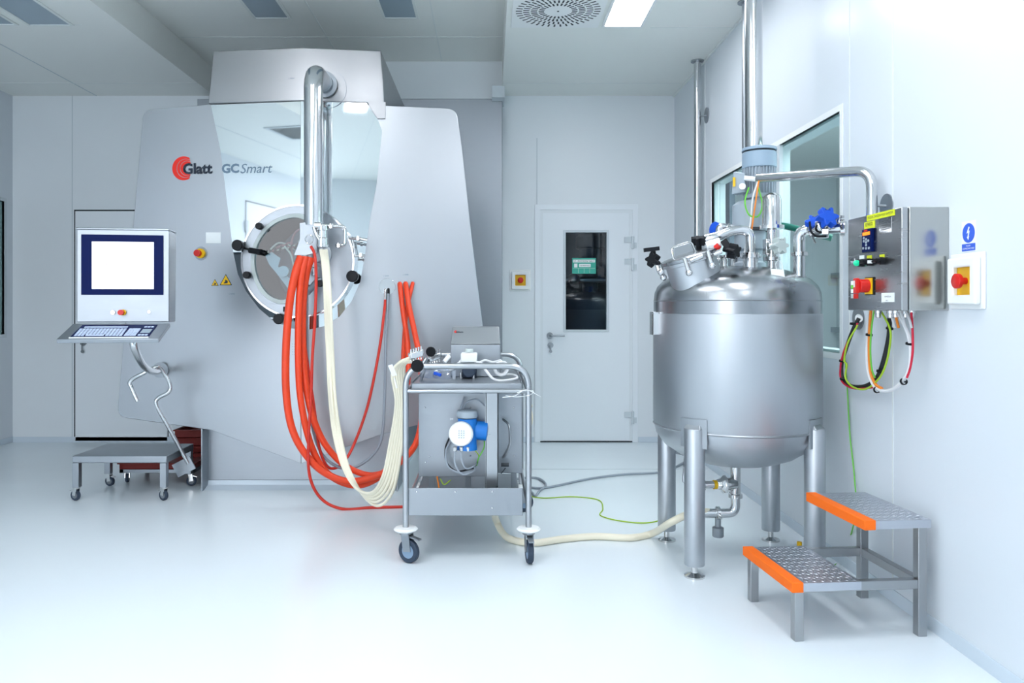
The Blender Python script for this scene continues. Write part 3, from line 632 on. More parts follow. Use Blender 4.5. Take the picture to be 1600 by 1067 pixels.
t = part('hose_tag', MB().add([P(606, 571, 3.7), P(613, 569, 3.7), P(620, 586, 3.72), P(613, 588, 3.72), P(606, 571, 3.705), P(613, 569, 3.705), P(620, 586, 3.725), P(613, 588, 3.725)], [(0, 1, 2, 3), (7, 6, 5, 4), (0, 4, 5, 1), (1, 5, 6, 2), (2, 6, 7, 3), (3, 7, 4, 0)]), 'paper')
tag(t, 'small white tag tied around the cream hoses beside the trolley', 'tag')
part('tie', MB().bar(P(616, 590, 3.75), P(620, 606, 3.75), .012, .006), 'white', t)

# ------------------------------------------------------------------ operator console
ct = thing('operator_console', 'steel operator terminal with lit screen and keyboard tray', 'control panel', (-1.975, 4.14, 1.14), math.radians(8))
f0 = Fr((0, 0, 0))
hs = part('housing', MB().add([(-.236, 0, 0), (.236, 0, 0), (.236, 0, .50), (-.236, 0, .50), (-.236, .13, 0), (.236, .13, 0), (.236, .15, .49), (-.236, .15, .49)], [(0, 1, 2, 3), (5, 4, 7, 6), (0, 4, 5, 1), (1, 5, 6, 2), (2, 6, 7, 3), (3, 7, 4, 0)]).box((-.238, -.008, .495), (.238, .15, .507)), 'steelh', ct, .004, local=True)
bz = part('bezel', MB().fbox(f0, -.212, .146, 0, .207, .47, .005), 'navy', ct, .002, local=True)
sn = part('screen', MB().fbox(f0, -.157, .178, .005, .158, .432, .0062), 'screen', bz, local=True)
part('screen_box', MB().fbox(f0, -.145, .216, .0063, 0, .245, .0066), 'screenb', sn, local=True)
part('screen_mark', MB().tube([f0.pt(-.082+.013*math.cos(k*.5), .31+.007*math.sin(k*.5)+.002*k/6, .0068) for k in range(7)], .0016, 6).sph(f0.pt(-.082, .31, .0068), .004), 'screenp', sn, local=True)
text('caption', 'Glatt', f0, .128, .41, .02, .006, 'screenp', None, .0068).parent = sn
part('key_switch', MB().cyl(f0.pt(-.05, .052, 0), f0.pt(-.05, .052, .012), .011), 'chrome', ct, local=True)
sb = part('stop_button', MB().cyl(f0.pt(-.004, .052, .01), f0.pt(-.004, .052, .035), .0145), 'redp', ct, local=True, label='red mushroom stop button')
part('stop_collar', MB().cyl(f0.pt(0, .052, 0), f0.pt(0, .052, .012), .016), 'yellow', sb, local=True)
part('lock', MB().cyl(f0.pt(.133, .055, 0), f0.pt(.133, .055, .004), .008), 'chrome', ct, local=True)
# tray: plane sloping to the viewer
ft = Fr((0, -.03, -.012), (1, 0, 0), (0, .215, .075)); tl = math.hypot(.215, .075)
ft = Fr((0, -.235, -.082), (1, 0, 0), (0, .215, .075))
tr = part('keyboard_tray', MB().fbox(ft, -.246, 0, -.022, .246, tl, 0), 'steelh', ct, .003, local=True)
kb = part('keyboard', MB().fbox(ft, -.19, .022, 0, .19, tl-.028, .003), 'navy', tr, .001, local=True)
part('keyboard_edge', MB().fbox(ft, -.192, .014, 0, .192, .022, .004), 'white', tr, local=True)
def keyobj(w_, d_): return MB().fbox(Fr((0, 0, 0), ft.u, ft.v), -w_/2, -d_/2, 0, w_/2, d_/2, .004)
k0 = part('key', keyobj(.0135, .0155), 'key', kb, .001, local=True); kused = False
def putkey(a, b, k=k0):
    global kused
    if not kused: o = k0; kused = True
    else: o = k0.copy(); C.objects.link(o)
    o.location = ft.pt(a, b, .003); o.parent = kb
for rrow in range(5):
    for cidx in range(14):
        if rrow == 0 and 3 <= cidx <= 8: continue
        putkey(-.168+cidx*.0168+rrow*-.001, .042+rrow*.022)
part('space_bar', MB().fbox(ft, -.12, .035, .003, -.032, .049, .007), 'key', kb, .001, local=True)
for rrow in range(5):
    for cidx in range(4): putkey(.072+cidx*.0155 if False else .073+cidx*.0145, .042+rrow*.022)
part('function_keys', MB().fbox(ft, -.165, .154, .003, .05, .168, .007), 'key', kb, .001, local=True)
part('touchpad', MB().fbox(ft, .134, .075, .003, .182, .13, .005), 'lampoff', kb, .001, local=True)
for k in range(3): putkey(.14+k*.017, .045); putkey(.14+k*.017, .162)
# support tube from console to the machine front (same assembly)
ca = ct.matrix_basis.inverted() if False else None
R8 = Matrix.Rotation(-math.radians(8), 4, 'Z')
def loc8(p): return R8 @ (Vector(p)-Vector((-1.975, 4.14, 1.14)))
ar = [P(207, 530, 4.32), P(211, 546, 4.34), P(222, 568, 4.5), P(236, 580, 4.7), P(250, 580, 4.9), P(250, 578, 5.12)]
part('support_tube', MB().tube([loc8(p) for p in cat(ar, 8)], .021, 20), 'pipe', ct, local=True)
part('wall_flange', MB().cyl(loc8(P(250, 578, 5.08)), loc8(P(250, 578, 5.11)), .05), 'matte', ct, local=True)

# bent rod with foot plate
rod = thing('bent_rod', 'bent steel rod hooked on the console tube with a flat foot near the floor', 'rod', tuple(P(294, 724, 5.0)))
rp = [(215, 627, 4.8), (206, 607, 4.8), (204, 595, 4.8), (228, 581, 4.8), (247, 573, 4.84), (256, 582, 4.88), (266, 601, 4.9), (263, 613, 4.9), (247, 622, 4.9), (245, 634, 4.9), (266, 672, 4.94), (294, 724, 5.0)]
part('rod', MB().tube(cat([P(*q) for q in rp], 6), .0125, 14), 'pipe', rod)
part('foot_plate', MB().bar(P(274, 736, 5.0), P(301, 722, 5.0), .012, .09), 'matte', rod)

# ------------------------------------------------------------------ low rolling table
def wheel_caster(base, r, w_, yaw, parent, wm='rubber', hm='wgrey', htop=.1, brake=True, white=False, nm='caster'):
    x, y = base; c, s_ = math.cos(yaw), math.sin(yaw); ax = V(-s_, c, 0); fwd = V(c, s_, 0); ctr = V(x, y, r)+fwd*r*.35
    top = V(x, y, htop)
    m = MB().lathe([(r*.55, 0), (r*.55, .008), (r*.25, .012)], top-V(0, 0, .012), (0, 0, 1), 16)
    for sg_ in (-1, 1):
        o_ = ax*sg_*(w_*.5+.004)
        a = top+o_+V(0, 0, -.008); e = ctr+o_
        m.bar(a+fwd*(r*.15), e, .003, r*.8, up=fwd)
    m.bar(top-ax*(w_*.5+.004)+V(0, 0, -.008), top+ax*(w_*.5+.004)+V(0, 0, -.008), r*.9, .004)
    if brake: m.bar(top+V(0, 0, -.018)+fwd*r*.3, top+V(0, 0, -.03)+fwd*r*1.5, w_*.9, .006)
    cs = part(nm, m, 'chrome' if not white else 'matte', parent)
    part('wheel', MB().lathe([(r*.55, -w_*.38), (r*.9, -w_*.5), (r, -w_*.3), (r, w_*.3), (r*.9, w_*.5), (r*.55, w_*.38)], ctr, ax, 32), wm, cs)
    part('wheel_hub', MB().lathe([(r*.15, -w_*.5), (r*.6, -w_*.42), (r*.6, w_*.42), (r*.15, w_*.5)], ctr, ax, 24), hm, cs)
    return cs
tx0, tx1, ty0, ty1, tz = -2.625, -2.03, 4.83, 5.27, .285
tb = thing('rolling_table', 'low steel table on casters standing left of the machine', 'table', ((tx0+tx1)/2, (ty0+ty1)/2, 0))
part('table_top', MB().box((tx0, ty0, tz-.045), (tx1, ty1, tz)), 'steelh', tb, .005)
for x in (tx0+.02, tx1-.025):
    for y in (ty0+.02, ty1-.02): part('leg', MB().box((x-.02, y-.02, .085), (x+.02, y+.02, tz-.045)), 'matte', tb, .002)
for (x, y, a) in ((tx0+.02, ty0+.02, PI*.9), (tx1-.02, ty0+.02, PI*.85), (tx0+.02, ty1-.02, -.2), (tx1-.02, ty1-.02, .2)): wheel_caster((x, y), .033, .022, a, tb, 'rubber', 'wgrey', .09)

# red trays on dollies
def dolly(x0, x1, y0, y1, label):
    t = thing('tray_dolly', label, 'dolly', ((x0+x1)/2, (y0+y1)/2, 0))
    part('dolly_frame', MB().box((x0, y0, .07), (x1, y0+.03, .095)).box((x0, y1-.03, .07), (x1, y1, .095)).box((x0, y0, .07), (x0+.03, y1, .095)).box((x1-.03, y0, .07), (x1, y1, .095)), 'matte', t, .002)
    for x in (x0+.04, x1-.04):
        for y in (y0+.04, y1-.04): wheel_caster((x, y), .03, .02, 1.2+x, t, 'rubber', 'wgrey', .075, False)
def tray(x0, x1, y0, y1, z, h_, label, group=None):
    f_ = Fr((0, 0, z), (1, 0, 0), (0, 1, 0)); m = MB()
    m.plate(f_, rect(x0+.015, y0+.015, x1-.015, y1-.015), 0, h_*.35)
    m.plate(f_, rect(x0, y0, x1, y1), 0, h_, [rect(x0+.02, y0+.02, x1-.02, y1-.02)])
    m.plate(f_, rect(x0-.012, y0-.012, x1+.012, y1+.012), h_-.01, h_, [rect(x0+.02, y0+.02, x1-.02, y1-.02)])
    return tag(part('red_tray', m, 'redtray', None, .003), label, 'tray', group)
dolly(-2.57, -2.05, 5.33, 5.72, 'low steel dolly under the rolling table carrying one red tray')
tray(-2.57, -2.05, 5.33, 5.72, .096, .045, 'dark red plastic tray under the low rolling table')
dolly(-2.42, -1.95, 5.9, 6.5, 'steel dolly carrying the stack of red trays beside the machine base')
for i in range(3): tray(-2.42+.05*i*0, -1.95, 5.9, 6.5, .096+i*.062, .058, ['dark red tray at the bottom of the stack by the machine base', 'dark red tray in the middle of the stack by the machine base', 'dark red tray on top of the stack by the machine base'][i])

# ------------------------------------------------------------------ trolley
X0, X1, Y0, Y1 = -.402, .187, 3.68, 4.58
tv = thing('pump_trolley', 'tubular steel trolley with blue flow meter and white wheel bumpers', 'trolley', ((X0+X1)/2, (Y0+Y1)/2, 0))
for y in (Y0, Y1):
    part('rail_frame', MB().tube(fil([(X0, y, .15), (X0, y, .938), (X1, y, .938), (X1, y, .15)], .1, 10), .0145, 18), 'steel', tv)
    part('crossbar', MB().tube([(X0, y, .818), (X1, y, .818)], .0105, 14), 'steel', tv)
for x in (X0, X1): part('side_bar', MB().tube([(x, Y0, .818), (x, Y1, .818)], .01, 12).tube([(x, Y0, .26), (x, Y1, .26)], .01, 12), 'steel', tv)
part('top_shelf', MB().box((X0+.025, Y0+.03, .822), (X1-.03, Y1-.05, .852)).box((X0+.025, Y0+.03, .852), (X0+.03, Y1-.05, .862)).box((X1-.035, Y0+.03, .852), (X1-.03, Y1-.05, .862)), 'steelh', tv, .003)
part('front_plate', MB().box((X0+.012, Y0+.005, .22), (X1-.028, Y0+.012, .352)), 'matte', tv, .002)
part('lower_shelf', MB().box((X0+.012, Y0+.012, .222), (X1-.028, Y1-.02, .232)), 'matte', tv, .002)
for (x, z) in ((-.35, .335), (-.165, .335), (.012, .335), (.012, .258)): part('screw', MB().sph((x, Y0+.004, z), .005), 'chrome', tv)
cb = part('cabinet_box', MB().box((P(654, 0, 3.9).x, 3.9, .36), (P(758, 0, 3.9).x+.02, 4.42, .8)), 'matte', tv, .003)
part('cabinet_box', MB().box((P(781, 0, 3.98).x-.01, 3.98, .36), (P(816, 0, 3.98).x, 4.42, .8)), 'matte', tv, .003, label='narrow right section of the cabinet')
part('channel_post', MB().box((P(760, 0, 3.82).x, 3.82, .32), (P(778, 0, 3.82).x, 3.825, .81)).box((P(778, 0, 3.82).x-.004, 3.82, .32), (P(778, 0, 3.82).x, 3.98, .81)).box((P(758, 0, 3.8).x, 3.82, .32), (P(758, 0, 3.8).x+.004, 3.92, .81)), 'steel', tv, .001)
part('channel_post', MB().box((X0+.09, 3.95, .232), (X0+.12, 3.98, .36)).box((X1-.07, 4.2, .232), (X1-.04, 4.23, .36)).box((-.13, 4.1, .232), (-.1, 4.13, .36)), 'matte', tv)
part('arc_handle', MB().tube(cat([P(786, 655, 3.95), P(795, 665, 3.9), P(797, 690, 3.9), P(790, 710, 3.94), P(786, 714, 3.97)], 6), .006, 8), 'steel', tv)
for (x, y) in ((664, 637), (671, 713), (735, 637), (735, 712), (665, 722), (803, 637), (803, 712)):
    part('screw', MB().sph(P(x, y, 3.9 if x < 760 else 3.98), .005), 'chrome', tv)
# wheels with bumper discs
for (x, y, a) in ((X0, Y0, -.55), (X1, Y0, -1.45), (X0, Y1, 2.6), (X1, Y1, .3)):
    part('bumper_disc', MB().lathe([(.01, 0), (.05, .002), (.058, .01), (.05, .018), (.015, .02)], (x, y, .148), (0, 0, 1), 32), 'white', tv, label='white plastic bumper disc')
    wheel_caster((x, y), .056, .028, a, tv, 'rubber', 'hubg', .148, y == Y0, True)
# flow meter
fmr = part('flow_meter', MB().lathe([(.01, -.012), (.05, -.01), (.05, .0), (.047, .02), (.047, .145), (.01, .146)], P(730, 699, 3.82), (0, 0, 1), 32).lathe([(.01, -.02), (.045, -.02), (.048, .0), (.048, .05), (.03, .055)], P(745, 672, 3.84), (1, 0, -.1), 28), 'bluem', tv, label='blue flow transmitter housing')
part('meter_cap', MB().lathe([(.049, 0), (.052, .004), (.052, .03), (.046, .036), (.01, .036)], P(730, 652, 3.82), (0, 0, 1), 32), 'motor', fmr)
part('meter_display', MB().lathe([(.01, -.006), (.056, -.006), (.06, .0), (.06, .022), (.054, .03), (.01, .03)], P(721, 677, 3.775), (-.12, -1, -.02), 40), 'white', fmr, label='round white display cover')
fdm = Fr(P(721, 677, 3.744), (1, -.12, 0))
mbb = MB()
for i in range(3):
    for j in range(4): mbb.cyl(fdm.pt(-.012+i*.012, .012-j*.011, 0), fdm.pt(-.012+i*.012, .012-j*.011, .003), .003, n=8)
part('display_buttons', mbb, 'motor', fmr)
for px in (711, 721, 731):
    part('cable_gland', MB().lathe([(.009, 0), (.011, .004), (.011, .02), (.007, .024)], P(px, 705, 3.78), (0, 0, 1), 6 if False else 12), 'chrome', fmr)
fmt = Fr((P(704, 0, 3.765).x, 3.768, 0)); 
text('caption', 'E+H', Fr((0, 3.769, 0)), P(703.5, 654, 3.77).x, P(0, 656, 3.77).z, .014, .01, 'white', fmr, .003)
for (pts, m_, r) in (
    ([(711, 705, 3.78), (711, 725, 3.76), (722, 741, 3.75), (740, 736, 3.78), (743, 728, 3.88)], 'cable', .0045),
    ([(721, 706, 3.78), (721, 718, 3.76), (728, 732, 3.75), (741, 728, 3.8), (745, 722, 3.89)], 'cable', .0045),
    ([(719, 641, 3.84), (726, 620, 3.86)], 'cable', .005),
    ([(722, 641, 3.85), (730, 628, 3.84), (745, 624, 3.84), (758, 634, 3.85)], 'cable', .004),
    ([(704, 690, 3.86), (697, 705, 3.85), (700, 728, 3.83), (718, 739, 3.8), (738, 737, 3.83)], 'cable', .006),
    ([(703, 682, 3.87), (696, 700, 3.86), (698, 722, 3.84), (714, 736, 3.81), (740, 731, 3.86)], 'blackw', .004),
    ([(757, 684, 3.85), (756, 700, 3.84), (748, 715, 3.83), (745, 727, 3.88)], 'green', .003),
    ([(738, 690, 3.85), (742, 703, 3.84), (748, 712, 3.84), (745, 726, 3.88)], 'ygreen', .0025)):
    part('cable', MB().tube(cat([P(*q) for q in pts], 6), r, 8), m_, tv)
part('cable', MB().tube(cat([P(683, 744, 3.9), P(686, 762, 3.9)], 4), .004, 8), 'orw', tv)
part('cable', MB().tube(cat([P(688, 748, 3.92), P(694, 757, 3.9), P(704, 750, 3.92)], 6), .003, 8), 'ygreen', tv)
part('brown_coupling', MB().cyl(P(783, 726, 3.9), P(795, 726, 3.9), .01).cyl(P(790, 731, 3.9), P(783, 740, 3.9), .003), 'motord', tv)
# pump unit on the trolley
px0, px1 = P(704, 0, 4.05).x, P(782, 0, 4.05).x
pu = thing('pump_unit', 'angular steel pump housing with red swirl logo on the trolley', 'pump', ((px0+px1)/2, 4.1, .852))
z1 = P(0, 538, 4.05).z; z2 = P(0, 511, 4.12).z
part('pump_housing', MB().add([(px0, 4.05, .853), (px1, 4.05, .853), (px1, 4.3, .853), (px0, 4.3, .853), (px0, 4.05, z1), (px1, 4.05, z1), (px1, 4.3, z1), (px0, 4.3, z1)],
     [(0, 3, 2, 1), (4, 5, 6, 7), (0, 1, 5, 4), (1, 2, 6, 5), (2, 3, 7, 6), (3, 0, 4, 7)]), 'steelh', pu, .004)
part('slanted_lid', MB().add([(px0, 4.045, z1+.002), (px1, 4.045, z1+.002), (px1, 4.3, z1+.002), (px0, 4.3, z1+.002), (px0+.006, 4.13, z2), (px1-.006, 4.13, z2), (px1-.006, 4.3, z2), (px0+.006, 4.3, z2)],
     [(0, 3, 2, 1), (4, 5, 6, 7), (0, 1, 5, 4), (1, 2, 6, 5), (2, 3, 7, 6), (3, 0, 4, 7)]), 'panel', pu, .004)
fq = Fr((0, 4.045, z1), (1, 0, 0), (0, .085, z2-z1)); hh = math.hypot(.085, z2-z1)
mbb = MB(); cxl = P(712, 0, 4.08).x
for (R0, c0, R1, c1_) in ((.0095, 0, .0075, .0012), (.0068, .0016, .005, .003)):
    o_ = [(cxl+c0+R0*math.cos(1.1+4.08*i/16), hh*.72+R0*.9*math.sin(1.1+4.08*i/16)) for i in range(17)]; i_ = [(cxl+c1_+R1*math.cos(1.1+4.08*i/16), hh*.72+R1*.9*math.sin(1.1+4.08*i/16)) for i in range(17)]
    mbb.plate(fq, o_+i_[::-1], .0003, .0012)
part('logo_swirl', mbb, 'logo_red', pu, smooth=0); text('logo_lettering', 'Glatt', fq, cxl+.0, hh*.66, .04, .011, 'ink', pu, .0015, bold=.03)
hd = part('pump_head', MB().lathe([(.03, 0), (.035, .01), (.035, .05), (.03, .055)], P(733, 578, 3.99), (0, -1, 0), 28).box(P(722, 590, 3.98), P(745, 572, 4.05)), 'rubber', pu, .002)
a, b = P(720, 566, 3.95), P(746, 550, 4.05)
part('pump_head_cover', MB().box((a.x, 3.93, a.z), (b.x, 4.05, b.z)), 'white', hd, .006, label='white plastic pump head cover')
part('roller_knob', MB().cyl(P(733, 550, 3.98), P(733, 545, 3.98), .022), 'frost', hd, .003)
for px in (720, 740): part('peg', MB().cyl((P(px, 0, 3.95).x, 3.95, .853), (P(px, 0, 3.95).x, 3.95, .885), .006), 'chrome', pu)
part('side_bracket', MB().box(P(707, 597, 3.93), P(712, 578, 3.95)), 'steel', pu)
# coil of white tube on the shelf
cc = P(782, 0, 3.95)
coil = [P(745, 566, 3.93), P(752, 568, 3.9), P(760, 580, 3.84), P(775, 594, 3.8), V(.12, 3.82, .862), V(.14, 3.9, .866), V(.12, 3.98, .87), V(.08, 4.0, .875)]
for k in range(26): coil.append(V(.06+(.036-k*.0004)*math.cos(k*.6+.8), 3.9+k*.0025, .906+(.036-k*.0004)*math.sin(k*.6+.8)))
coil += [V(.06, 3.95, .945), P(770, 566, 3.98), P(758, 563, 3.97), P(748, 567, 3.96), P(742, 566, 3.95)]
hose('white_tube', coil, .0065, 'cablew', 'white tube coiled on the trolley shelf right of the pump', 'tube', n=8, sm=5)
hose('white_tube', [(650, 568, 3.72), (668, 572, 3.76), (690, 578, 3.82), (705, 577, 3.88), (716, 568, 3.93), (721, 563, 3.95)], .007, 'cablew', 'short white tube between the clamps and the pump head', 'tube')
hose('white_string', [(785, 621, 3.64), (805, 618, 3.64), (822, 609, 3.64), (845, 620, 3.64)], .0015, 'white', 'loose white string hanging from the trolley front corner', 'string', n=6)
hose('white_string', [(790, 618, 3.645), (808, 620, 3.645), (828, 617, 3.645), (833, 611, 3.645), (818, 610, 3.645), (808, 614, 3.645)], .0015, 'white', 'white string looped on the trolley crossbar', 'string', n=6)
# hose clamp cluster, top left of the trolley
def cluster(cx_, cy_, Y, label, kn):
    t = thing('clamp_fitting', label, 'fitting', tuple(P(cx_, cy_+8, Y)))
    fr_ = Fr(P(cx_, cy_, Y), (1, .3, .3))
    part('fitting_body', MB().fbox(fr_, -.03, -.02, -.03, .035, .012, .01).cyl(fr_.pt(-.035, 0, -.01), fr_.pt(.04, 0, -.01), .014), 'chrome', t, .003)
    for i in range(5): part('nozzle', MB().cyl(fr_.pt(-.026+i*.013, .0, .0), fr_.pt(-.026+i*.013, .03, .004), .005).cyl(fr_.pt(-.026+i*.013, -.02, .0), fr_.pt(-.026+i*.013, -.035, .004), .004), 'chrome', t)
    p = P(*kn[:2], Y-.03)
    part('knob', MB().lathe([(kn[2]*.85, 0), (kn[2], .006), (kn[2], .035), (kn[2]*.85, .04)], (p.x, Y-.03, p.z), (.1, -1, 0), 28).cyl((p.x, Y, p.z), (p.x, Y-.03, p.z), .008), 'black', t)
    return t
cluster(650, 553, 3.72, 'steel tube fitting with large black knob on the trolley front left corner', (652, 571, .03))
c2_ = cluster(679, 557, 4.05, 'steel tube fitting with black knob lying behind the first', (673, 549, .026))
part('rest_bar', MB().bar(P(668, 560, 4.1), P(655, 605, 3.75), .01, .02), 'matte', tv)
part('white_sleeve', MB().cyl(P(694, 566, 3.9), P(702, 556, 3.92), .012), 'white', c2_)
# plastic bags
def bag(c, r, sc_, label):
    m = MB().sph(c, r, sc_, 28, 16); rr = random.Random(5)
    c = Vector(c)
    for i, v in enumerate(m.v):
        d = v-c; k_ = 1+.16*math.sin(d.x*90+1)*math.sin(d.z*120)+.12*math.sin(d.y*100+d.x*60); m.v[i] = c+d*k_
        if m.v[i].z < .863: m.v[i].z = .863
    return tag(part('plastic_bag', m, 'bag', smooth=0), label, 'bag')
bag((-.30, 3.86, .895), .055, (1, .8, .7), 'crumpled clear plastic bag lying at left on the trolley shelf')
bag((-.235, 3.8, .89), .045, (1, .8, .7), 'smaller crumpled clear plastic bag with a blue rim on the shelf')
tag(part('blue_clip', MB().bar(P(678, 583, 3.78), P(689, 586, 3.76), .012, .016), 'blue', None, .003), 'small blue cap resting between the plastic bags', 'cap')
# side reel on the far right of the trolley
part('hose_reel', MB().lathe([(.012, 0), (.05, .0), (.05, .015), (.012, .015)], P(825, 652, 4.4), (1, .25, 0), 28).cyl(P(822, 634, 4.4), P(832, 634, 4.4), .008), 'cream', tv, label='cream disc behind the right post')

# ------------------------------------------------------------------ floor lines
TX, TY = 1.2, 3.75
hose('cream_floor_hose', [(772, 800, 3.75), PZ(775, 812, .1), PZ(785, 832, .04), PZ(800, 843, .02), PZ(835, 848, .018), PZ(880, 842, .018), PZ(930, 838, .018), PZ(985, 840, .018), PZ(1020, 833, .03), (1050, 815, 3.72), (1085, 800, 3.74), (1108, 800, 3.75)], .018, 'cream', 'thick cream hose running across the floor from trolley to tank')
hose('grey_cable', [PZ(790, 757, .01), PZ(820, 760, .01), PZ(852, 762, .01), PZ(920, 748, .01), PZ(975, 741, .01), PZ(1035, 737, .01), PZ(1070, 722, .01)], .008, 'cable', 'thick grey cable running along the floor behind the tank', 'cable')
hose('grey_cable', [PZ(790, 752, .01), PZ(815, 747, .01), PZ(840, 747, .01), PZ(853, 757, .01), PZ(843, 767, .01), PZ(836, 775, .01), PZ(830, 768, .01), PZ(812, 757, .01), PZ(795, 753, .01)], .008, 'cable', 'grey cable coiled in a loop on the floor behind the trolley', 'cable')
hose('green_wire', [PZ(820, 774, .004), PZ(850, 778, .004), PZ(895, 776, .004), PZ(935, 781, .004), PZ(942, 795, .004), PZ(938, 805, .004), PZ(965, 813, .004), PZ(1005, 817, .004), PZ(1035, 812, .004), PZ(1055, 803, .004)], .0035, 'ygreen', 'thin yellow green wire snaking over the floor to the tank', 'wire', n=8)
hose('green_wire', [PX(1320, 556, XR-.01), PX(1324, 610, XR-.01), PX(1328, 680, XR-.01), (1335, 745, 3.5), (1337, 800, 3.4), PZ(1325, 850, .1), PZ(1312, 876, .004), PZ(1300, 885, .004)], .003, 'green', 'thin green wire hanging down the right wall behind the steps', 'wire', n=8)

# ------------------------------------------------------------------ tank
tk = thing('steel_tank', 'large cylindrical steel mixing tank on four legs', 'tank', (TX, TY, 0))
R = .39
prof = [(.01, .455), (.08, .458), (.18, .472), (.27, .505), (.34, .552), (.378, .605), (R, .66)]
part('bottom_dish', MB().lathe(prof, (TX, TY, 0), n=96), 'tank', tk)
part('jacket', MB().lathe([(R, .66), (R+.003, .664), (R+.003, 1.188), (R, 1.19)], (TX, TY, 0), n=96, cap=False), 'tank', tk, .0, smooth=50)
part('weld_seam', MB().lathe([(R, .645), (R+.004, .65), (R, .655)], (TX, TY, 0), n=96, cap=False), 'tankm', tk)
part('shoulder_band', MB().lathe([(R, 1.19), (R, 1.248), (R+.002, 1.25), (R, 1.252), (R, 1.255)], (TX, TY, 0), n=96, cap=False), 'tankband', tk)
part('top_dome', MB().lathe([(R, 1.25), (R-.004, 1.29), (R-.018, 1.322), (R-.045, 1.35), (R-.09, 1.374), (R-.16, 1.398), (R-.25, 1.414), (R-.33, 1.42), (.01, 1.422)], (TX, TY, 0), n=96), 'tankband', tk)
for sx in (-1, 1):
    for sy in (-1, 1):
        a = math.atan2(sy, sx); lx, ly = TX+.385*math.cos(a), TY+.385*math.sin(a)
        lg_ = part('leg', MB().lathe([(.044, .055), (.046, .06), (.046, .668), (.044, .672)], (lx, ly, 0), n=32), 'tank', tk)
        part('foot', MB().lathe([(.01, 0), (.046, 0), (.046, .008), (.02, .016), (.014, .02), (.014, .055)], (lx, ly, 0), n=32), 'chrome', lg_)
        # saddle pad on the shell
        m = MB(); N = 10
        for (z0, z1_, w0, rr_) in ((.585, .715, .105, .008), ):
            vs = []
            for zz in (z0, z1_):
                for rad in (R, R+rr_):
                    for i in range(N+1):
                        t_ = a+(i/N-.5)*(w0*2/R)*.62; vs.append((TX+rad*math.cos(t_), TY+rad*math.sin(t_), zz))
            n1 = N+1; fsx = []
            for i in range(N):
                fsx += [(n1+i, n1+i+1, 3*n1+i+1, 3*n1+i), (2*n1+i, 2*n1+i+1, 3*n1+i+1, 3*n1+i), (i, i+1, n1+i+1, n1+i)]
            fsx += [(0, n1, 3*n1, 2*n1), (N, n1+N, 3*n1+N, 2*n1+N)]
            m.add(vs, fsx)
        part('saddle_pad', m, 'tankm', lg_)
        # chamfered cap on top of the leg, sloping into the shell
        ou = V(math.cos(a), math.sin(a), 0); pe = V(-ou.y, ou.x, 0); b0_ = V(lx, ly, .668)
        part('leg_cap', MB().add([b0_-pe*.045+ou*.03, b0_+pe*.045+ou*.03, b0_+pe*.045-ou*.02, b0_-pe*.045-ou*.02, b0_-pe*.03-ou*.0+V(0, 0, .035), b0_+pe*.03-ou*.0+V(0, 0, .035), b0_+pe*.03-ou*.02+V(0, 0, .035), b0_-pe*.03-ou*.02+V(0, 0, .035)],
             [(0, 1, 5, 4), (1, 2, 6, 5), (2, 3, 7, 6), (3, 0, 4, 7), (4, 5, 6, 7), (3, 2, 1, 0)]), 'tankm', lg_, .004)
bp_ = P(1021, 505, 3.72)
part('side_bracket', MB().box((bp_.x-.012, bp_.y-.03, bp_.z-.055), (bp_.x-.006, bp_.y+.03, bp_.z+.055)).box((bp_.x-.012, bp_.y-.03, bp_.z-.055), (bp_.x+.02, bp_.y-.025, bp_.z+.055)), 'chrome', tk, .001)
# manway
mx = V(.965, 3.60, 1.36); ax = V(-.30, -.06, .95).normalized()
base_ = mx-ax*.08; ff = Fr(base_, V(1, 0, .31).normalized(), ax.cross(V(1, 0, .31)))
mw = part('manway_neck', MB().lathe([(.118, 0), (.118, .155), (.128, .158), (.128, .172)], base_, ax, 48), 'tank', tk)
lidc = base_+ax*.172
ld = part('manway_lid', MB().lathe([(.13, .0), (.134, .003), (.134, .016), (.125, .02), (.06, .026), (.01, .027)], lidc, ax, 48), 'tankband', mw)
ux = V(1, 0, .32); ux = (ux-ax*ux.dot(ax)).normalized(); vx = ax.cross(ux).normalized()
part('lid_handle', MB().tube(fil([lidc-ux*.075+ax*.01, lidc-ux*.07+ax*.075, lidc+ux*.03+ax*.075, lidc+ux*.035+ax*.01], .02), .005, 10), 'chrome', ld)
for k, ang in enumerate((.3, 1.6, 2.9, 4.3, 5.1)):
    dvec = ux*math.cos(ang)+vx*math.sin(ang); c_ = lidc+dvec*.14
    part('lid_clamp', MB().cyl(c_-ax*.05, c_+ax*.02, .01).sph(c_-ax*.05, .016).bar(c_-ax*.01, c_-dvec*.03+ax*.012, .02, .012), 'chrome', mw)
def starknob(c, axk, r, m_, parent, lobes=5, h_=.03, nm='star_knob'):
    axk = Vector(axk).normalized(); u, v = basis(axk); f_ = Fr(c, u, axk.cross(u)); N = lobes*8
    poly = [((r*(.8+.2*math.cos(lobes*t_)))*math.cos(t_), (r*(.8+.2*math.cos(lobes*t_)))*math.sin(t_)) for t_ in [2*PI*i/N for i in range(N)]]
    return part(nm, MB().plate(f_, poly, 0, h_).cyl(f_.pt(0, 0, -.03), f_.pt(0, 0, 0), r*.35), m_, parent, .004)
kA = P(1023, 408, 3.55); starknob(kA, (-.6, -.5, .3), .036, 'black', mw)
part('lever', MB().bar(P(1006, 391, 3.55), P(1030, 388, 3.55), .016, .018).cyl(P(1020, 391, 3.56), P(1022, 402, 3.56), .012), 'black', mw)
part('clamp_eye', MB().tube(fil([P(1026, 412, 3.56), P(1030, 425, 3.56), P(1034, 430, 3.56)], .01), .01, 10).sph(P(1033, 425, 3.55), .016), 'chrome', mw)
